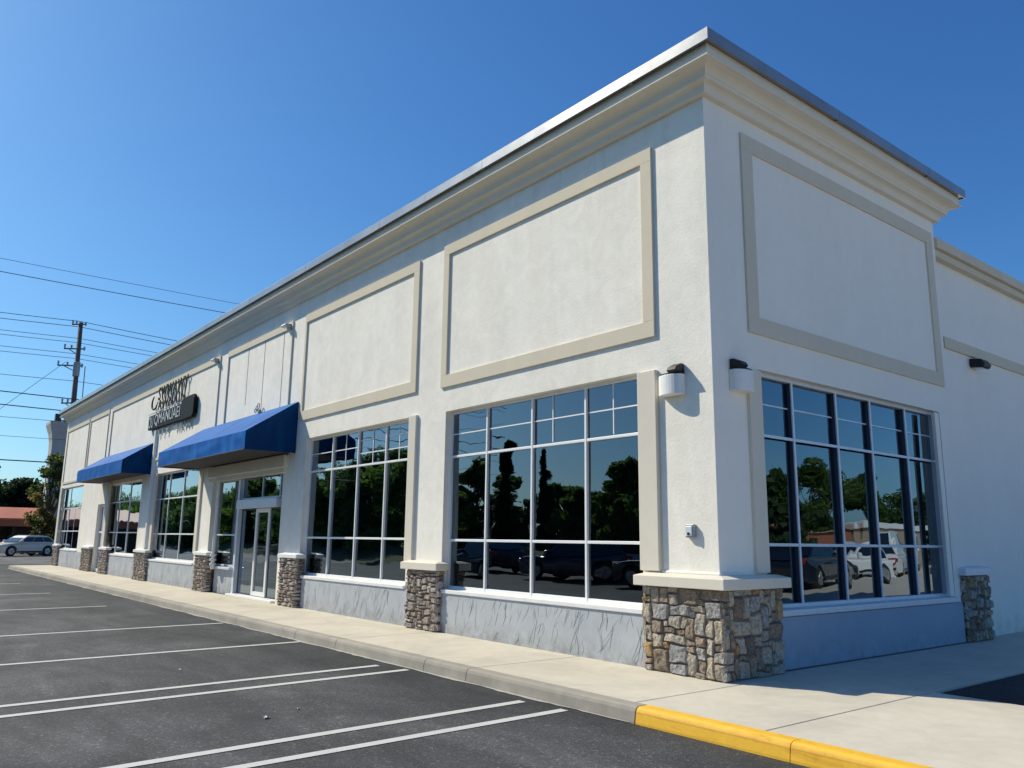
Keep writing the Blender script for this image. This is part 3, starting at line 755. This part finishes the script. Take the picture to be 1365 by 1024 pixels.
# wall sconces with a black head above
def half_drum(m, cx, w, d, z0, z1, n=14):
    poly = [(cx - w / 2, 0)] + [(cx - w / 2 * math.cos(t), d * (.35 + .65 * math.sin(t))) for t in [math.pi * k / n for k in range(n + 1)]] + [(cx + w / 2, 0)]
    return poly
def sconce(pl, label, cx, z0, z1, w, d, headoff, n0):
    t = thing('wall_lamp', label, 'wall lamp', pl(cx, n0, z0), 0, 'white drum wall lamps at the corner')
    inv = Vector(pl(cx, n0, z0))
    L_ = lambda u, n, z: tuple(Vector(pl(u, n, z)) - inv)
    m = MB(); m.prism(half_drum(m, cx, w, d, 0, 0), lambda p, q, tt: L_(p, q + n0, tt), z0, z1); m.build('lamp_shade', M['white'], t, .006)
    m = MB(); m.prism(half_drum(m, cx, w * .92, d * .94, 0, 0), lambda p, q, tt: L_(p, q + n0, tt), z1 + .001, z1 + .018); m.build('lamp_top', M['black'], t)
    h = cx + headoff
    m = MB(); a = [(h - .085, n0), (h + .085, n0)]
    pts = [(n0, z1 + .02), (n0 + .14, z1 + .02), (n0 + .17, z1 + .045), (n0 + .14, z1 + .09), (n0 + .05, z1 + .135), (n0, z1 + .135)]
    m.prism(pts, lambda p, q, tt: L_(tt, p, q), h - .075, h + .075); hd = m.build('lamp_head', M['black'], t, .012)
    m = MB(); m.tube([L_(h, n0 + .08, z1 + .0), L_(h, n0 + .08, z1 + .05)], .03, 8); m.build('bracket', M['black'], t)
    return t
sconce(FR, 'white drum wall lamp on the sunlit front, right of the big window', -.58, 3.27, 3.52, .36, .16, .09, .002)
sconce(SD, 'white drum wall lamp on the shaded side, left of the side window', .50, 3.30, 3.56, .36, .16, -.09, .002)

t = thing('outlet_box', 'small grey metal outlet box on the sunlit corner column', 'outlet box', (-.37, 0, 1.55))
m = MB(); m.box(-.06, .06, -.055, 0, 0, .155); m.build('housing', M['grey_box'], t, .008)
m = MB(); m.box(-.045, .045, -.07, -.056, .02, .135); m.build('flap', M['alu_shaded'], t, .006)
m = MB(); m.box(-.012, .012, -.082, -.071, .03, .06); m.build('latch', M['black'], t)

t = thing('floodlight', 'black floodlight mounted on the set-back side wall below the belt course', 'floodlight', (-.14, 7.85, 4.68))
m = MB(); m.prism([(0, 0), (.22, -.03), (.26, .03), (.20, .13), (0, .16)], lambda p, q, tt: (p, tt, q), -.16, .16); m.build('housing', M['black'], t, .02)
m = MB(); m.quad((.02, -.13, -.008), (.02, .13, -.008), (.2, .13, -.034), (.2, -.13, -.034)); m.build('lens', M['lamp_lens'], t)
m = MB(); m.box(-.005, .03, -.1, .1, .02, .14); m.build('mount', M['grey_box'], t)

def sign_light(x, z, label):
    t = thing('sign_light', label, 'wall light', (x, -.05, z), 0, 'small white lights above the panels')
    m = MB(); m.prism([(0, 0), (-.12, .01), (-.14, .04), (-.12, .075), (0, .08)], lambda p, q, tt: (tt, p, q), -.14, .14); m.build('housing', M['white'], t, .025, seg=3)
    m = MB(); m.box(.145, .175, -.10, .05, -.08, .07); m.build('bracket', M['grey_box'], t, .01)
sign_light(-12.62, 6.55, 'white light at the top right of the grooved wall panel')
sign_light(-17.75, 6.55, 'white light at the top right of the panel with the sign')

t = thing('bracket', 'small bent metal bracket on the wall above the larger awning', 'bracket', (-14.15, 0, 4.62))
m = MB()
for k, (dx, dz, rr) in enumerate(((-.1, .12, .06), (.06, .16, .07), (.12, .05, .05), (-.02, .04, .06))):
    m.tube([(dx + rr * math.cos(a), -.06 - .02 * k, dz + rr * math.sin(a)) for a in [j * math.pi / 5 for j in range(11)]], .012, 6)
m.build('loops', M['grey_box'], t)
m = MB(); m.box(-.05, .05, -.06, 0, -.05, .05); m.build('base_plate', M['grey_box'], t)

# ---- shop sign, dark banner with pale letters, tall black lettering above
S = thing('shop_sign', 'black lettered shop sign with dark banner on the wall between the awnings', 'sign', (-21.8, -.03, 5.08))
def text(body, width, height, x, y, z, mat, parent, ext=.03, name='lettering', off=0.0, shear=0, sp=1.0):
    cu = bpy.data.curves.new('txt', 'FONT'); cu.body = body; cu.extrude = ext; cu.space_character = sp; cu.offset = off; cu.shear = shear; cu.resolution_u = 3
    o = bpy.data.objects.new('txt', cu); col.objects.link(o)
    dg = bpy.context.evaluated_depsgraph_get(); me = bpy.data.meshes.new_from_object(o.evaluated_get(dg))
    bpy.data.objects.remove(o)
    xs_ = [v.co.x for v in me.vertices]; ys_ = [v.co.y for v in me.vertices]
    ax, bx = min(xs_), max(xs_); ay, by = min(ys_), max(ys_)
    for v in me.vertices:
        px = (v.co.x - ax) / (bx - ax) * width; pz = (v.co.y - ay) / (by - ay) * height
        v.co = (x + px, y - v.co.z - ext, z + pz)
    me.materials.clear(); me.materials.append(mat); me.name = name
    o = bpy.data.objects.new(name, me); col.objects.link(o); o.parent = parent; return o
bn = MB(); bn.prism([(-2.5, .08), (-2.45, .04), (1.25, .02), (1.25, .56), (-2.45, .54), (-2.5, .50)], lambda p, q, tt: (p, tt, q), -.09, 0)
b_ = bn.build('banner', M['sign_dark'], S, .015)
bn = MB(); bn.prism([(1.27, -.02), (2.45, .0), (2.58, .10), (2.58, .60), (2.45, .72), (1.8, .72), (1.27, .62)], lambda p, q, tt: (p, tt, q), -.12, 0); bn.build('banner_end', M['sign_dark'], S, .03)
rl = MB(); rl.tube([(-2.5, -.10, .59), (1.2, -.10, .62), (1.6, -.13, .70)], .016, 6); rl.build('rail', M['sign_pale'], S)
text('OU', .58, .40, -2.42, -.095, .09, M['sign_pale'], S, .006)
text('QMANUAEI', 2.85, .42, -1.68, -.095, .09, M['sign_pale'], S, .006)
text('SWWAWY', 3.25, .46, -1.7, -.03, 1.02, M['sign_dark'], S, .012, sp=1.2)
text('AWNAIN', 3.0, .36, -1.65, -.03, .66, M['sign_dark'], S, .012, sp=1.2)
text('TTTY', 1.9, .24, -2.0, -.02, -.27, M['sign_grey'], S, .008)
text('WAVW', 1.8, .24, .4, -.02, -.25, M['sign_grey'], S, .008)
m = MB(); m.tube([(-2.0 + .32 * math.cos(a), -.07, .98 + .24 * math.sin(a)) for a in [R(110 + 14 * k) for k in range(17)]], [.02 + .012 * math.sin(k / 16 * math.pi) for k in range(17)], 6); m.build('flourish', M['sign_dark'], S)

# ================================================================== SURROUNDINGS
# small litter on the asphalt
def scrap(x, y, s, label):
    rng = random.Random(int(x * 100)); m = MB(); n = 5
    for j in range(n):
        for i in range(n): m.v.append(((i - 2) * s / 2 + rng.uniform(-.2, .2) * s, (j - 2) * s / 3 + rng.uniform(-.2, .2) * s, .004 + abs(rng.gauss(0, .35)) * s))
    for j in range(n - 1):
        for i in range(n - 1):
            if rng.random() < .85: a = j * n + i; m.f.append((a, a + 1, a + n + 1, a + n))
    o = m.build('litter', M['scrap'], None, fixn=False); o.location = (x, y, -.15); tag(o, label, 'litter', 'scraps on the asphalt'); o['kind'] = 'thing'
SC = None

# ---- utility pole and wires
PX, PY, PZ = -55.0, 2.55, 15.9
t = thing('utility_pole', 'tall wooden utility pole with wires behind the far end of the store', 'utility pole', (PX, PY, -.15), 0)
m = MB(); m.tube([(0, .35, 0), (0, .18, 8), (0, 0, PZ + .15)], [.20, .18, .14], 10); m.build('pole', M['pole'], t, smooth=True)
for z, l0, l1, kind in ((PZ + .05, -.55, .35, 0), (14.2, -.9, .4, 1), (13.0, -1.2, .35, 1), (10.45, -.75, .45, 1)):
    m = MB(); y0 = (PZ - z) * .0225
    m.tube([(.1, y0 + l0, z - .15), (.1, y0 + l1, z + .02)], .05, 6)
    if kind: m.tube([(.1, y0 + l0 * .7, z - .12), (.0, y0, z - .45)], .03, 5)
    arm = m.build('crossarm', M['pole'], t)
    for yy in (l0 + .05, l0 * .5, l1 - .05):
        MB().tube([(.1, y0 + yy, z - .1), (.1, y0 + yy, z + .16)], [.05, .07], 7).build('insulator', M['steel'], arm)
m = MB(); m.tube([(.25, .02, 12.2), (.25, .02, 13.2)], .22, 10); m.build('transformer', M['steel'], t, .03)
m = MB(); m.tube([(.15, .7, 6), (.15, .55, 13)], .035, 6); m.build('conduit', M['steel'], t)
def wire(pts, r, label):
    o = MB().tube(pts, r, 5).build('power_line', M['wire']); tag(o, label, 'power line', 'overhead power lines')
def catenary(z0, sag, y0, y1, x=PX, x1=None, dz=0):
    return [(x + ((x1 or x) - x) * k / 24, y0 + (y1 - y0) * k / 24, z0 + dz * k / 24 - 4 * sag * (k / 24) * (1 - k / 24)) for k in range(25)]
def both(z, sag, xo, r, label):
    p = list(reversed(catenary(z, sag, PY, PY - 42, PX + xo))) + catenary(z, sag, PY, PY + 42, PX + xo)[1:]
    wire(p, r, label)
wire(catenary(19.75, .4, -32, 46), .016, 'thin topmost wire crossing high above the pole')
wire(catenary(18.95, .5, -32, 46), .026, 'dark wire crossing just above the top of the pole')
for z, sg, xo, r, lb in ((15.95, .6, .1, .022, 'wire tied to the very top of the pole'), (15.62, .6, -.15, .022, 'wire just under the pole top'),
                         (14.75, .5, .1, .018, 'upper wire of the pair at the high crossarm'), (14.5, .45, -.2, .018, 'lower wire of the pair at the high crossarm'),
                         (13.65, .4, .1, .018, 'wire passing just above the transformer'), (13.38, .45, -.2, .018, 'wire passing at the transformer'),
                         (11.75, .3, .1, .018, 'thin wire at mid height of the pole'), (10.5, -.1, .15, .036, 'thick dark cable above the far cornice corner'),
                         (9.68, -.1, -.15, .036, 'thick dark cable meeting the far cornice corner'), (8.92, .1, .1, .016, 'thin cable level with the pylon box'),
                         (7.7, .1, .1, .014, 'thin cable crossing in front of the grey pylon')):
    both(z, sg, xo, r, lb)
wire([(PX, 1.9, 13.0), (PX + 1, -1.0, 9.9), (PX + 2, -6, 4.6)], .014, 'guy wire slanting down to the left of the pole')
wire(catenary(6.15, .05, -30, 2.2), .04, 'lowest thick cable running to the grey pylon')

# ---- grey pylon with flared head and a small box on it
t = thing('pylon', 'grey rendered pylon with a flared head behind the far end of the store', 'pylon', (-73.0, 5.15, -.15)); t.scale = (1.28, 1.28, 1.28)
m = MB()
prof = [(.66, 0), (.62, 3), (.62, 7.0), (.64, 7.4), (.72, 7.9), (.84, 8.3), (.90, 8.5), (.90, 8.72)]
for r_, z in prof: m.v += [(-r_, -r_, z), (r_, -r_, z), (r_, r_, z), (-r_, r_, z)]
for k in range(len(prof) - 1):
    for j in range(4): a = k * 4 + j; b = k * 4 + (j + 1) % 4; m.f.append((a, b, b + 4, a + 4))
m.f.append(tuple(len(m.v) - 4 + j for j in range(4))); m.build('shaft', M['pylon'], t, .03)
m = MB(); m.box(-.2, .2, -.55, -.2, 8.72, 9.3); m.build('junction_box', M['black'], t, .02)
m = MB(); m.tube([(0, -.2, 8.9), (.2, .3, 8.8), (.5, .7, 9.0)], .04, 6); m.build('cable_stub', M['black'], t)

# ---- trees
def leaf_cloud(m, c, rad, n, size, rng, squash=.8):
    for _ in range(n):
        d = Vector((rng.gauss(0, 1), rng.gauss(0, 1), rng.gauss(0, 1))).normalized() * (rng.random() ** .45)
        p = c + Vector((d.x * rad, d.y * rad, d.z * rad * squash))
        a = Vector((rng.gauss(0, 1), rng.gauss(0, 1), rng.gauss(0, 1))).normalized(); b = a.cross(Vector((rng.gauss(0, 1), rng.gauss(0, 1), rng.gauss(0, 1)))).normalized()
        s = size * rng.uniform(.5, 1.3); a *= s; b *= s * .6
        m.quad(p - a, p + b * .9, p + a, p - b * .9)
def broadleaf(label, loc, h, w, leaf='leaf', seed=0, group=None, n=9, dens=260, size=.16, bare=0, low=.28, accent=None):
    rng = random.Random(seed)
    t = thing('tree', label, 'tree', loc, rng.uniform(0, 6), group)
    tr = MB(); top = Vector((rng.uniform(-.3, .3), rng.uniform(-.3, .3), h * .72))
    tr.tube([(0, 0, 0), top * .35 + Vector((.1, .05, 0)), top * .7, top], [h * .03, h * .023, h * .015, h * .006], 8)
    cr = MB(); ac = MB()
    for k in range(n):
        f = rng.uniform(low, .98); ang = k * 2.4 + rng.uniform(-.5, .5)
        wr = w * (math.sin(min(1, (f - low + .25) / (1.15 - low)) * math.pi) ** .6) * rng.uniform(.45, .95)
        tip = Vector((math.cos(ang) * wr, math.sin(ang) * wr, h * f))
        st = top * max(.25, min(.95, f - .22))
        mid = st.lerp(tip, .5) + Vector((0, 0, h * .03))
        tr.tube([st, mid, tip], [h * .009, h * .006, h * .002], 5)
        for q in range(3):
            cc = tip + Vector((rng.gauss(0, 1), rng.gauss(0, 1), rng.gauss(0, .7))) * w * .16
            leaf_cloud(cr if not accent or rng.random() > .45 or f > .62 else ac, cc, w * rng.uniform(.16, .32), dens // 3, size, rng)
        for q in range(bare):
            tr.tube([tip, tip + Vector((rng.gauss(0, .4), rng.gauss(0, .4), rng.uniform(.1, .6))) * w * .35], [h * .003, h * .001], 4)
    tr.build('trunk', M['bark'], t, smooth=True); cr.build('crown', M[leaf], t, fixn=False)
    if accent: ac.build('crown', M[accent], t, fixn=False)['label'] = 'reddish brown lower foliage'
    return t
def conifer(label, loc, h, w, seed=0, group=None):
    rng = random.Random(seed); t = thing('conifer_tree', label, 'tree', loc, rng.uniform(0, 6), group)
    m = MB().tube([(0, 0, 0), (0, 0, h * .5), (0, 0, h)], [h * .02, h * .012, h * .003], 8); m.build('trunk', M['bark'], t, smooth=True)
    cr = MB(); z = h * .08
    while z < h * .99:
        r_ = w * (1 - z / h) ** .8 * rng.uniform(.65, 1.15) + .03
        for k in range(9):
            a = rng.uniform(0, 6.28); rr = r_ * rng.uniform(.6, 1.05)
            for q in range(14):
                f = (q + rng.random()) / 14; p = Vector((math.cos(a) * rr * f, math.sin(a) * rr * f, z - rr * .22 * f + rng.gauss(0, .06)))
                s = .22 * (1.2 - f * .6); d = Vector((math.cos(a + rng.gauss(0, .7)), math.sin(a + rng.gauss(0, .7)), rng.gauss(-.2, .3))) * s; e = Vector((-d.y, d.x, rng.gauss(0, .1))) * .5
                cr.quad(p - d, p + e, p + d, p - e)
        z += h * .022
    cr.build('crown', M['needle'], t, fixn=False); return t
# seen directly at the far left
broadleaf('slim tree with reddish lower leaves and thin bare twigs beside the grey pylon', (-69.0, 4.3, -.15), 7.9, 1.8, 'leaf_olive', 11, n=40, dens=150, size=.14, bare=6, low=.06, accent='leaf_red')
G1 = 'dark trees behind the orange roofed shop'
for k, (x, y, h, w_, lb) in enumerate(((-104, -3.5, 8.2, 4.2, 'dark leafy tree at the left edge above the orange roof'), (-101, 2.2, 8.6, 3.6, 'tallest dark leafy tree above the orange roof'),
                                       (-103, 7.2, 7.2, 3.6, 'dark leafy tree above the orange roof nearest the slim tree'), (-108, 12.5, 8.4, 4.2, 'dark leafy tree mostly behind the slim tree'))):
    broadleaf(lb, (x, y, -.15), h, w_, 'leaf_far', 30 + k, G1, n=34, dens=520, size=.24, low=.2)

# ---- orange roofed shop far left
t = thing('shop_building', 'low dark shop with an orange roof beyond the parked silver car', 'building', (-80, 0, -.15))
m = MB(); m.box(-6, .0, -14, 18, 0, 3.0); m.build('wall', M['dark_wall'], t)
m = MB(); m.prism([(2.2, 2.75), (2.2, 2.95), (-1.4, 4.0), (-5.5, 3.3), (-5.5, 2.9)], lambda p, q, tt: (p, tt, q), -14.5, 18.5); m.build('roof', M['orange'], t, .03)
m = MB(); m.box(2.05, 2.15, -14.4, 18.4, 2.25, 2.78); m.build('fascia', M['brown_wall'], t)
for yy in range(-12, 18, 5): MB().box(1.9, 2.05, yy, yy + .15, 0, 2.6).build('post', M['dark_wall'], t)
for yy in range(-11, 16, 4): MB().box(.0, .05, yy, yy + 2.4, .8, 2.3).build('window', M['car_glass'], t)
t = thing('garden_wall', 'low grey stone wall between the silver car and the far stone pier', 'wall', (-60.5, 4.9, -.15))
m = MB(); rg = random.Random(4); stone_face(m, lambda u, v, n: (.3 + n, u - 1.3, v), 2.6, .95, .13, (1, 3), (1, 2), rg, 4, .01, .05, .03, 5)
m.box(-.3, .29, -1.29, 1.29, 0, .95); m.build('wall_face', M['stone'], t); MB().box(-.36, .36, -1.36, 1.36, .95, 1.05).build('coping', M['pylon'], t, .02)
b_ = broadleaf('low bushy shrub with reddish leaves behind the silver car', (-68.2, 4.3, -.15), 3.0, 1.3, 'leaf_red', 19, n=22, dens=200, size=.14, low=.08); b_.name = 'shrub'; b_['category'] = 'shrub'

# ---- vehicles
def car(name, label, cat, loc, rz, paint, style='suv', group=None):
    t = thing(name, label, cat, loc, rz, group)
    P = {'suv': dict(L=4.75, W=1.9, h=1.62, belt=1.0, hood=1.02, ws=(1.15, .35), rf=-1.55, rr=-2.2, wr=.37),
         'wagon': dict(L=4.75, W=1.88, h=1.52, belt=.97, hood=.98, ws=(1.05, .2), rf=-1.5, rr=-2.15, wr=.36),
         'sedan': dict(L=4.7, W=1.82, h=1.45, belt=.93, hood=.92, ws=(1.05, .25), rf=-1.05, rr=-1.75, wr=.33),
         'van': dict(L=5.3, W=2.0, h=2.15, belt=1.15, hood=1.15, ws=(1.75, 1.05), rf=-2.45, rr=-2.6, wr=.36)}[style]
    Lh = P['L'] / 2; W_ = P['W'] / 2; r_ = P['wr']; fx_, rx_ = Lh - .92, -Lh + .98
    # lower body profile with wheel arches
    def arch(cx): return [(cx + (r_ + .07) * math.cos(a), r_ + (r_ + .07) * math.sin(a)) for a in [math.pi * (1 - k / 10) for k in range(11)]]
    bot = [(-Lh + .08, .34), (-Lh + .15, .24)] + [(rx_ - r_ - .07, .24)] + arch(rx_) + [(rx_ + r_ + .07, .22), (fx_ - r_ - .07, .22)] + arch(fx_) + [(fx_ + r_ + .07, .24), (Lh - .12, .24), (Lh - .02, .36)]
    top = [(Lh, .62), (Lh - .06, .78), (Lh - .22, P['hood'] - .14), (P['ws'][0] + .05, P['hood']), (P['ws'][0] - .2, P['belt'] + .03), (P['rr'] + .1, P['belt'] + .05), (-Lh + .06, P['belt']), (-Lh, .75)]
    poly = bot + top; n = len(poly); m = MB()
    secs = [(-1, .0), (-.93, .06), (.93, .06), (1, .0)]
    for s, _ in secs:
        for p, q in poly:
            k = 1 - .05 * max(0, (abs(p) - Lh * .72) / (Lh * .28)) * 2; tuck = 1 - .05 * max(0, q - .7)
            qq = q if abs(s) < .99 else q - .03 * (q > P['belt'] - .15)
            m.v.append((p, s * W_ * k * tuck, qq))
    for a in range(3):
        for j in range(n): i0 = a * n + j; i1 = a * n + (j + 1) % n; m.f.append((i0, i1, i1 + n, i0 + n))
    m.f.append(tuple(range(n))); m.f.append(tuple(3 * n + j for j in reversed(range(n))))
    body = m.build('body', paint, t, .02)
    # cabin
    zb, h = P['belt'] + .02, P['h']; w0, w1 = P['ws']
    cab = [(w0, zb), (w1, h - .06), (w1 - .25, h - .005), (P['rf'] * .5, h), (P['rf'], h - .06), (P['rr'], zb)]
    def half(q): return W_ * (.93 - .20 * (q - zb) / (h - zb))
    m = MB()
    for s in (-1, 1):
        for p, q in cab: m.v.append((p, s * half(q), q))
    k = len(cab)
    for j in range(k): m.f.append((j, (j + 1) % k, k + (j + 1) % k, k + j))
    m.f.append(tuple(range(k))); m.f.append(tuple(k + j for j in reversed(range(k))))
    m.build('cabin', paint, t, .03)
    ztop = h - .13; zl = zb + .05
    def px(q, a, b): return a + (b - a) * (q - zb) / (h - .06 - zb)
    fl, ft = px(zl, w0, w1) - .16, px(ztop, w0, w1) - .10; rl_, rt_ = px(zl, P['rr'], P['rf']) + .14, px(ztop, P['rr'], P['rf']) + .10
    cuts = [0, .36, .70, 1] if style != 'van' else [0, .3, 1]
    for s in (-1, 1):
        for a, b in zip(cuts, cuts[1:]):
            m = MB(); g_ = .018
            pts = [(fl + (rl_ - fl) * a - g_, zl), (ft + (rt_ - ft) * a - g_, ztop), (ft + (rt_ - ft) * b + g_, ztop), (fl + (rl_ - fl) * b + g_, zl)]
            if style == 'van' and b == 1: continue
            m.quad(*[(p, s * (half(q) + .012), q) for p, q in pts]); m.build('side_window', M['car_glass'], t, fixn=False)
    m = MB(); e = .015
    m.quad((w0 + e, -half(zb) * .9, zl), (w0 + e, half(zb) * .9, zl), (w1 + e + .03, half(h) * .9, h - .1), (w1 + e + .03, -half(h) * .9, h - .1)); m.build('windshield', M['car_glass'], t, fixn=False)
    m = MB(); m.quad((P['rr'] - e - .01, -half(zb) * .88, zl), (P['rr'] - e - .01, half(zb) * .88, zl), (P['rf'] - e - .06, half(h) * .86, h - .12), (P['rf'] - e - .06, -half(h) * .86, h - .12)); m.build('rear_window', M['car_glass'], t, fixn=False)
    for s in (-1, 1):
        m = MB(); m.box(Lh - .16, Lh + .005, s * W_ * .56, s * W_ * .88, .66, .82); m.build('headlight', M['lamp_lens'], t, .02)
        m = MB(); m.box(-Lh - .005, -Lh + .1, s * W_ * .62, s * W_ * .9, .72, .95); m.build('taillight', M['tail'], t, .02)
        m = MB(); m.box(w0 - .35, w0 - .22, s * W_ * .93, s * (W_ + .14), zb + .02, zb + .18); m.build('mirror', paint, t, .03)
    m = MB(); m.box(Lh - .06, Lh + .012, -W_ * .5, W_ * .5, .48, .74); m.build('grille', M['black'], t, .02)
    m = MB(); m.box(Lh - .1, Lh + .03, -W_ * .84, W_ * .84, .30, .44); m.box(-Lh - .03, -Lh + .1, -W_ * .84, W_ * .84, .34, .5); m.build('bumper', M['black'], t, .03)
    m = MB()
    for s in (-1, 1): m.box(rx_ + r_ + .1, fx_ - r_ - .1, s * (W_ - .03), s * (W_ + .006), .25, .38)
    m.build('rocker_panel', M['black'], t, .01)
    for cx in (fx_, rx_):
        for s in (-1, 1):
            m = MB(); y1 = s * (W_ - .01); y0 = s * (W_ - .23)
            m.tube([(cx, y0, r_), (cx, y0 + (y1 - y0) * .12, r_), (cx, y0 + (y1 - y0) * .85, r_), (cx, y1, r_)], [r_ * .92, r_, r_, r_ * .93], 22)
            wh = m.build('wheel', M['tyre'], t, smooth=False)
            m = MB(); m.tube([(cx, y1 - s * .02, r_), (cx, y1 + s * .008, r_)], [r_ * .66, r_ * .62], 18)
            for q in range(5):
                a = q * 2 * math.pi / 5; m.tube([(cx, y1 + s * .01, r_), (cx + math.cos(a) * r_ * .6, y1 + s * .012, r_ + math.sin(a) * r_ * .6)], .035, 5)
            m.build('rim', M['rim'], wh)
    return t
# heading: local +x is the front
car('parked_car', 'silver car parked on the road beyond the far end of the store', 'car', (-64.6, 2.05, -.15), R(-62), M['silver'], 'wagon')
car('parked_car', 'dark blue car just showing behind the roof of the silver car', 'car', (-71.5, 4.7, -.15), R(-80), M['car_blue'], 'suv')

# ---- what the windows mirror: the other side of the lot
G2 = 'trees across the lot mirrored in the front windows'
bank = MB(); bx = [-230 + 4 * k for k in range(62)]
for a, b in zip(bx, bx[1:]):
    za = .75 + .3 * noise.noise((a * .07, 0, 0)); zb_ = .75 + .3 * noise.noise((b * .07, 0, 0))
    bank.quad((a, -21.5, -.14), (b, -21.5, -.14), (b, -26, zb_), (a, -26, za)); bank.quad((a, -26, za), (b, -26, zb_), (b, -60, zb_ + .4), (a, -60, za + .4))
struct('grass_bank', bank, M['bank'], fixn=False)
conifer('broad pointed conifer mirrored in the second column of the big front window', (-39.7, -28, 0), 8.0, 1.5, 3, G2)
conifer('slender pointed conifer mirrored in the third column of the big front window', (-35.5, -28, 0), 7.4, 1.15, 4, G2)
refl = [(-46.4, -29, 7.5, 2.3, 'leaf', 'leafy tree mirrored in the left column of the big front window'), (-43, -31, 6.3, 2.0, 'leaf_dark', 'dark tree mirrored between the left column and the broad conifer'),
        (-37.6, -31, 5.2, 1.8, 'leaf_dark', 'low dark tree mirrored between the two conifers'), (-33, -29, 4.7, 1.9, 'leaf', 'low leafy tree mirrored just right of the slender conifer'),
        (-30.6, -29.5, 5.4, 1.9, 'leaf_dark', 'dark round tree mirrored at the right of the third column'), (-27.9, -28, 6.7, 2.0, 'leaf', 'leafy tree mirrored at the left of the last column'),
        (-24.6, -28, 8.3, 2.9, 'leaf', 'tall leafy tree mirrored at the right edge of the big front window'), (-20, -27.5, 9, 3.4, 'leaf_dark', 'tall dark tree mirrored beside the corner column'),
        (-72, -28, 7.6, 4.2, 'leaf_dark', 'dark tree mirrored at the left of the four column window'), (-66, -29, 8.3, 4, 'leaf', 'leafy tree mirrored left of centre in the four column window'),
        (-60.5, -28, 8.8, 4, 'leaf_dark', 'dark tree mirrored right of centre in the four column window'), (-54.5, -28.5, 8.4, 4, 'leaf', 'leafy tree mirrored at the right of the four column window'),
        (-98, -28, 6.6, 6, 'leaf_dark', 'dark tree mirrored in the glass beside the entrance doors'), (-86, -28, 7.0, 5, 'leaf', 'leafy tree mirrored in the entrance doors'),
        (-129, -28, 6.9, 6, 'leaf', 'leafy tree mirrored at the left of the three column window'), (-118, -28, 6.7, 6, 'leaf_dark', 'dark tree mirrored in the middle of the three column window'), (-108, -28, 6.9, 5.5, 'leaf', 'leafy tree mirrored at the right of the three column window'),
        (-150, -28, 6.2, 9, 'leaf_dark', 'dark tree mirrored in the window under the smaller awning'), (-190, -28, 5.4, 12, 'leaf_dark', 'far dark tree mirrored in the last window of the front')]
for k, (x, y, h, w_, lf, lb) in enumerate(refl):
    broadleaf(lb, (x, y, -.05), h, w_, lf, 60 + k, G2, n=34, dens=420, size=.19 if x > -80 else .3, low=.10)
car('parked_car', 'dark sedan mirrored in the bottom row of the big front window', 'car', (-11.0, -12.4, -.15), R(175), M['car_dark'], 'sedan', 'cars mirrored in the windows')
car('parked_car', 'navy car mirrored low in the left column of the big front window', 'car', (-16.8, -13.6, -.15), R(165), M['car_blue'], 'suv', 'cars mirrored in the windows')
car('parked_car', 'black car mirrored low in the four column window', 'car', (-24.5, -14.6, -.15), R(185), M['car_dark'], 'suv', 'cars mirrored in the windows')
car('parked_car', 'black car mirrored low in the left of the side window', 'car', (9.2, 16.9, -.02), R(75), M['car_dark'], 'sedan', 'cars mirrored in the windows')
car('parked_car', 'white car mirrored low in the middle of the side window', 'car', (13.2, 27.2, -.02), R(-80), M['car_white'], 'suv', 'cars mirrored in the windows')
car('parked_van', 'white van mirrored low in the fourth column of the side window', 'van', (18.4, 41.5, -.02), R(70), M['car_white'], 'van', 'cars mirrored in the windows')
t = thing('shop_building', 'low brown building mirrored in the second column of the side window', 'building', (25, 40, -.02))
m = MB(); m.box(-2.8, 4, -2.5, 4.0, 0, 2.45); m.build('wall', M['brown_wall'], t); m = MB(); m.box(-3.0, 4.2, -2.7, 4.1, 2.45, 2.75); m.build('roof', M['tan_wall'], t, .03)
m = MB(); m.box(-2.85, -2.79, -1, .2, .1, 2.1); m.build('door', M['dark_wall'], t)
t = thing('shop_building', 'low tan building mirrored in the middle of the side window', 'building', (25, 47, -.02))
m = MB(); m.box(-2.9, 4, -2.6, 6, 0, 2.5); m.build('wall', M['tan_wall'], t); m = MB(); m.box(-3.1, 4.2, -2.8, 6.3, 2.5, 2.9); m.build('roof', M['car_white'], t, .03)
m = MB(); m.box(-2.95, -2.89, -1, 2.5, .8, 2.0); m.build('window', M['car_glass'], t)
G3 = 'trees beyond the side lot mirrored in the side window'
for k, (x, y, h, w_, lf, lb) in enumerate(((12.1, 20.3, 4.1, 1.4, 'leaf_dark', 'small dark tree mirrored in the first column of the side window'), (31.8, 56.0, 8.2, 3.4, 'leaf', 'leafy tree mirrored in the second column of the side window'),
                                           (32, 64.5, 7.8, 3.0, 'leaf', 'round leafy tree mirrored in the third column of the side window'), (40, 95, 7.2, 6, 'leaf_dark', 'far dark tree mirrored in the fourth column of the side window'), (42, 108, 7.2, 6, 'leaf_dark', 'far dark tree mirrored in the last column of the side window'))):
    broadleaf(lb, (x, y, -.1), h, w_, lf, 90 + k, G3, n=30, dens=420, size=.16 if k < 3 else .25, low=.12)

scrap(-1.75, -4.5, .035, 'white paper scrap on the asphalt nearest the camera')
scrap(-1.95, -4.1, .022, 'tiny pale scrap just beyond the white paper scrap')
scrap(-5.0, -4.3, .022, 'tiny pale scrap on the near double line, far from the kerb')
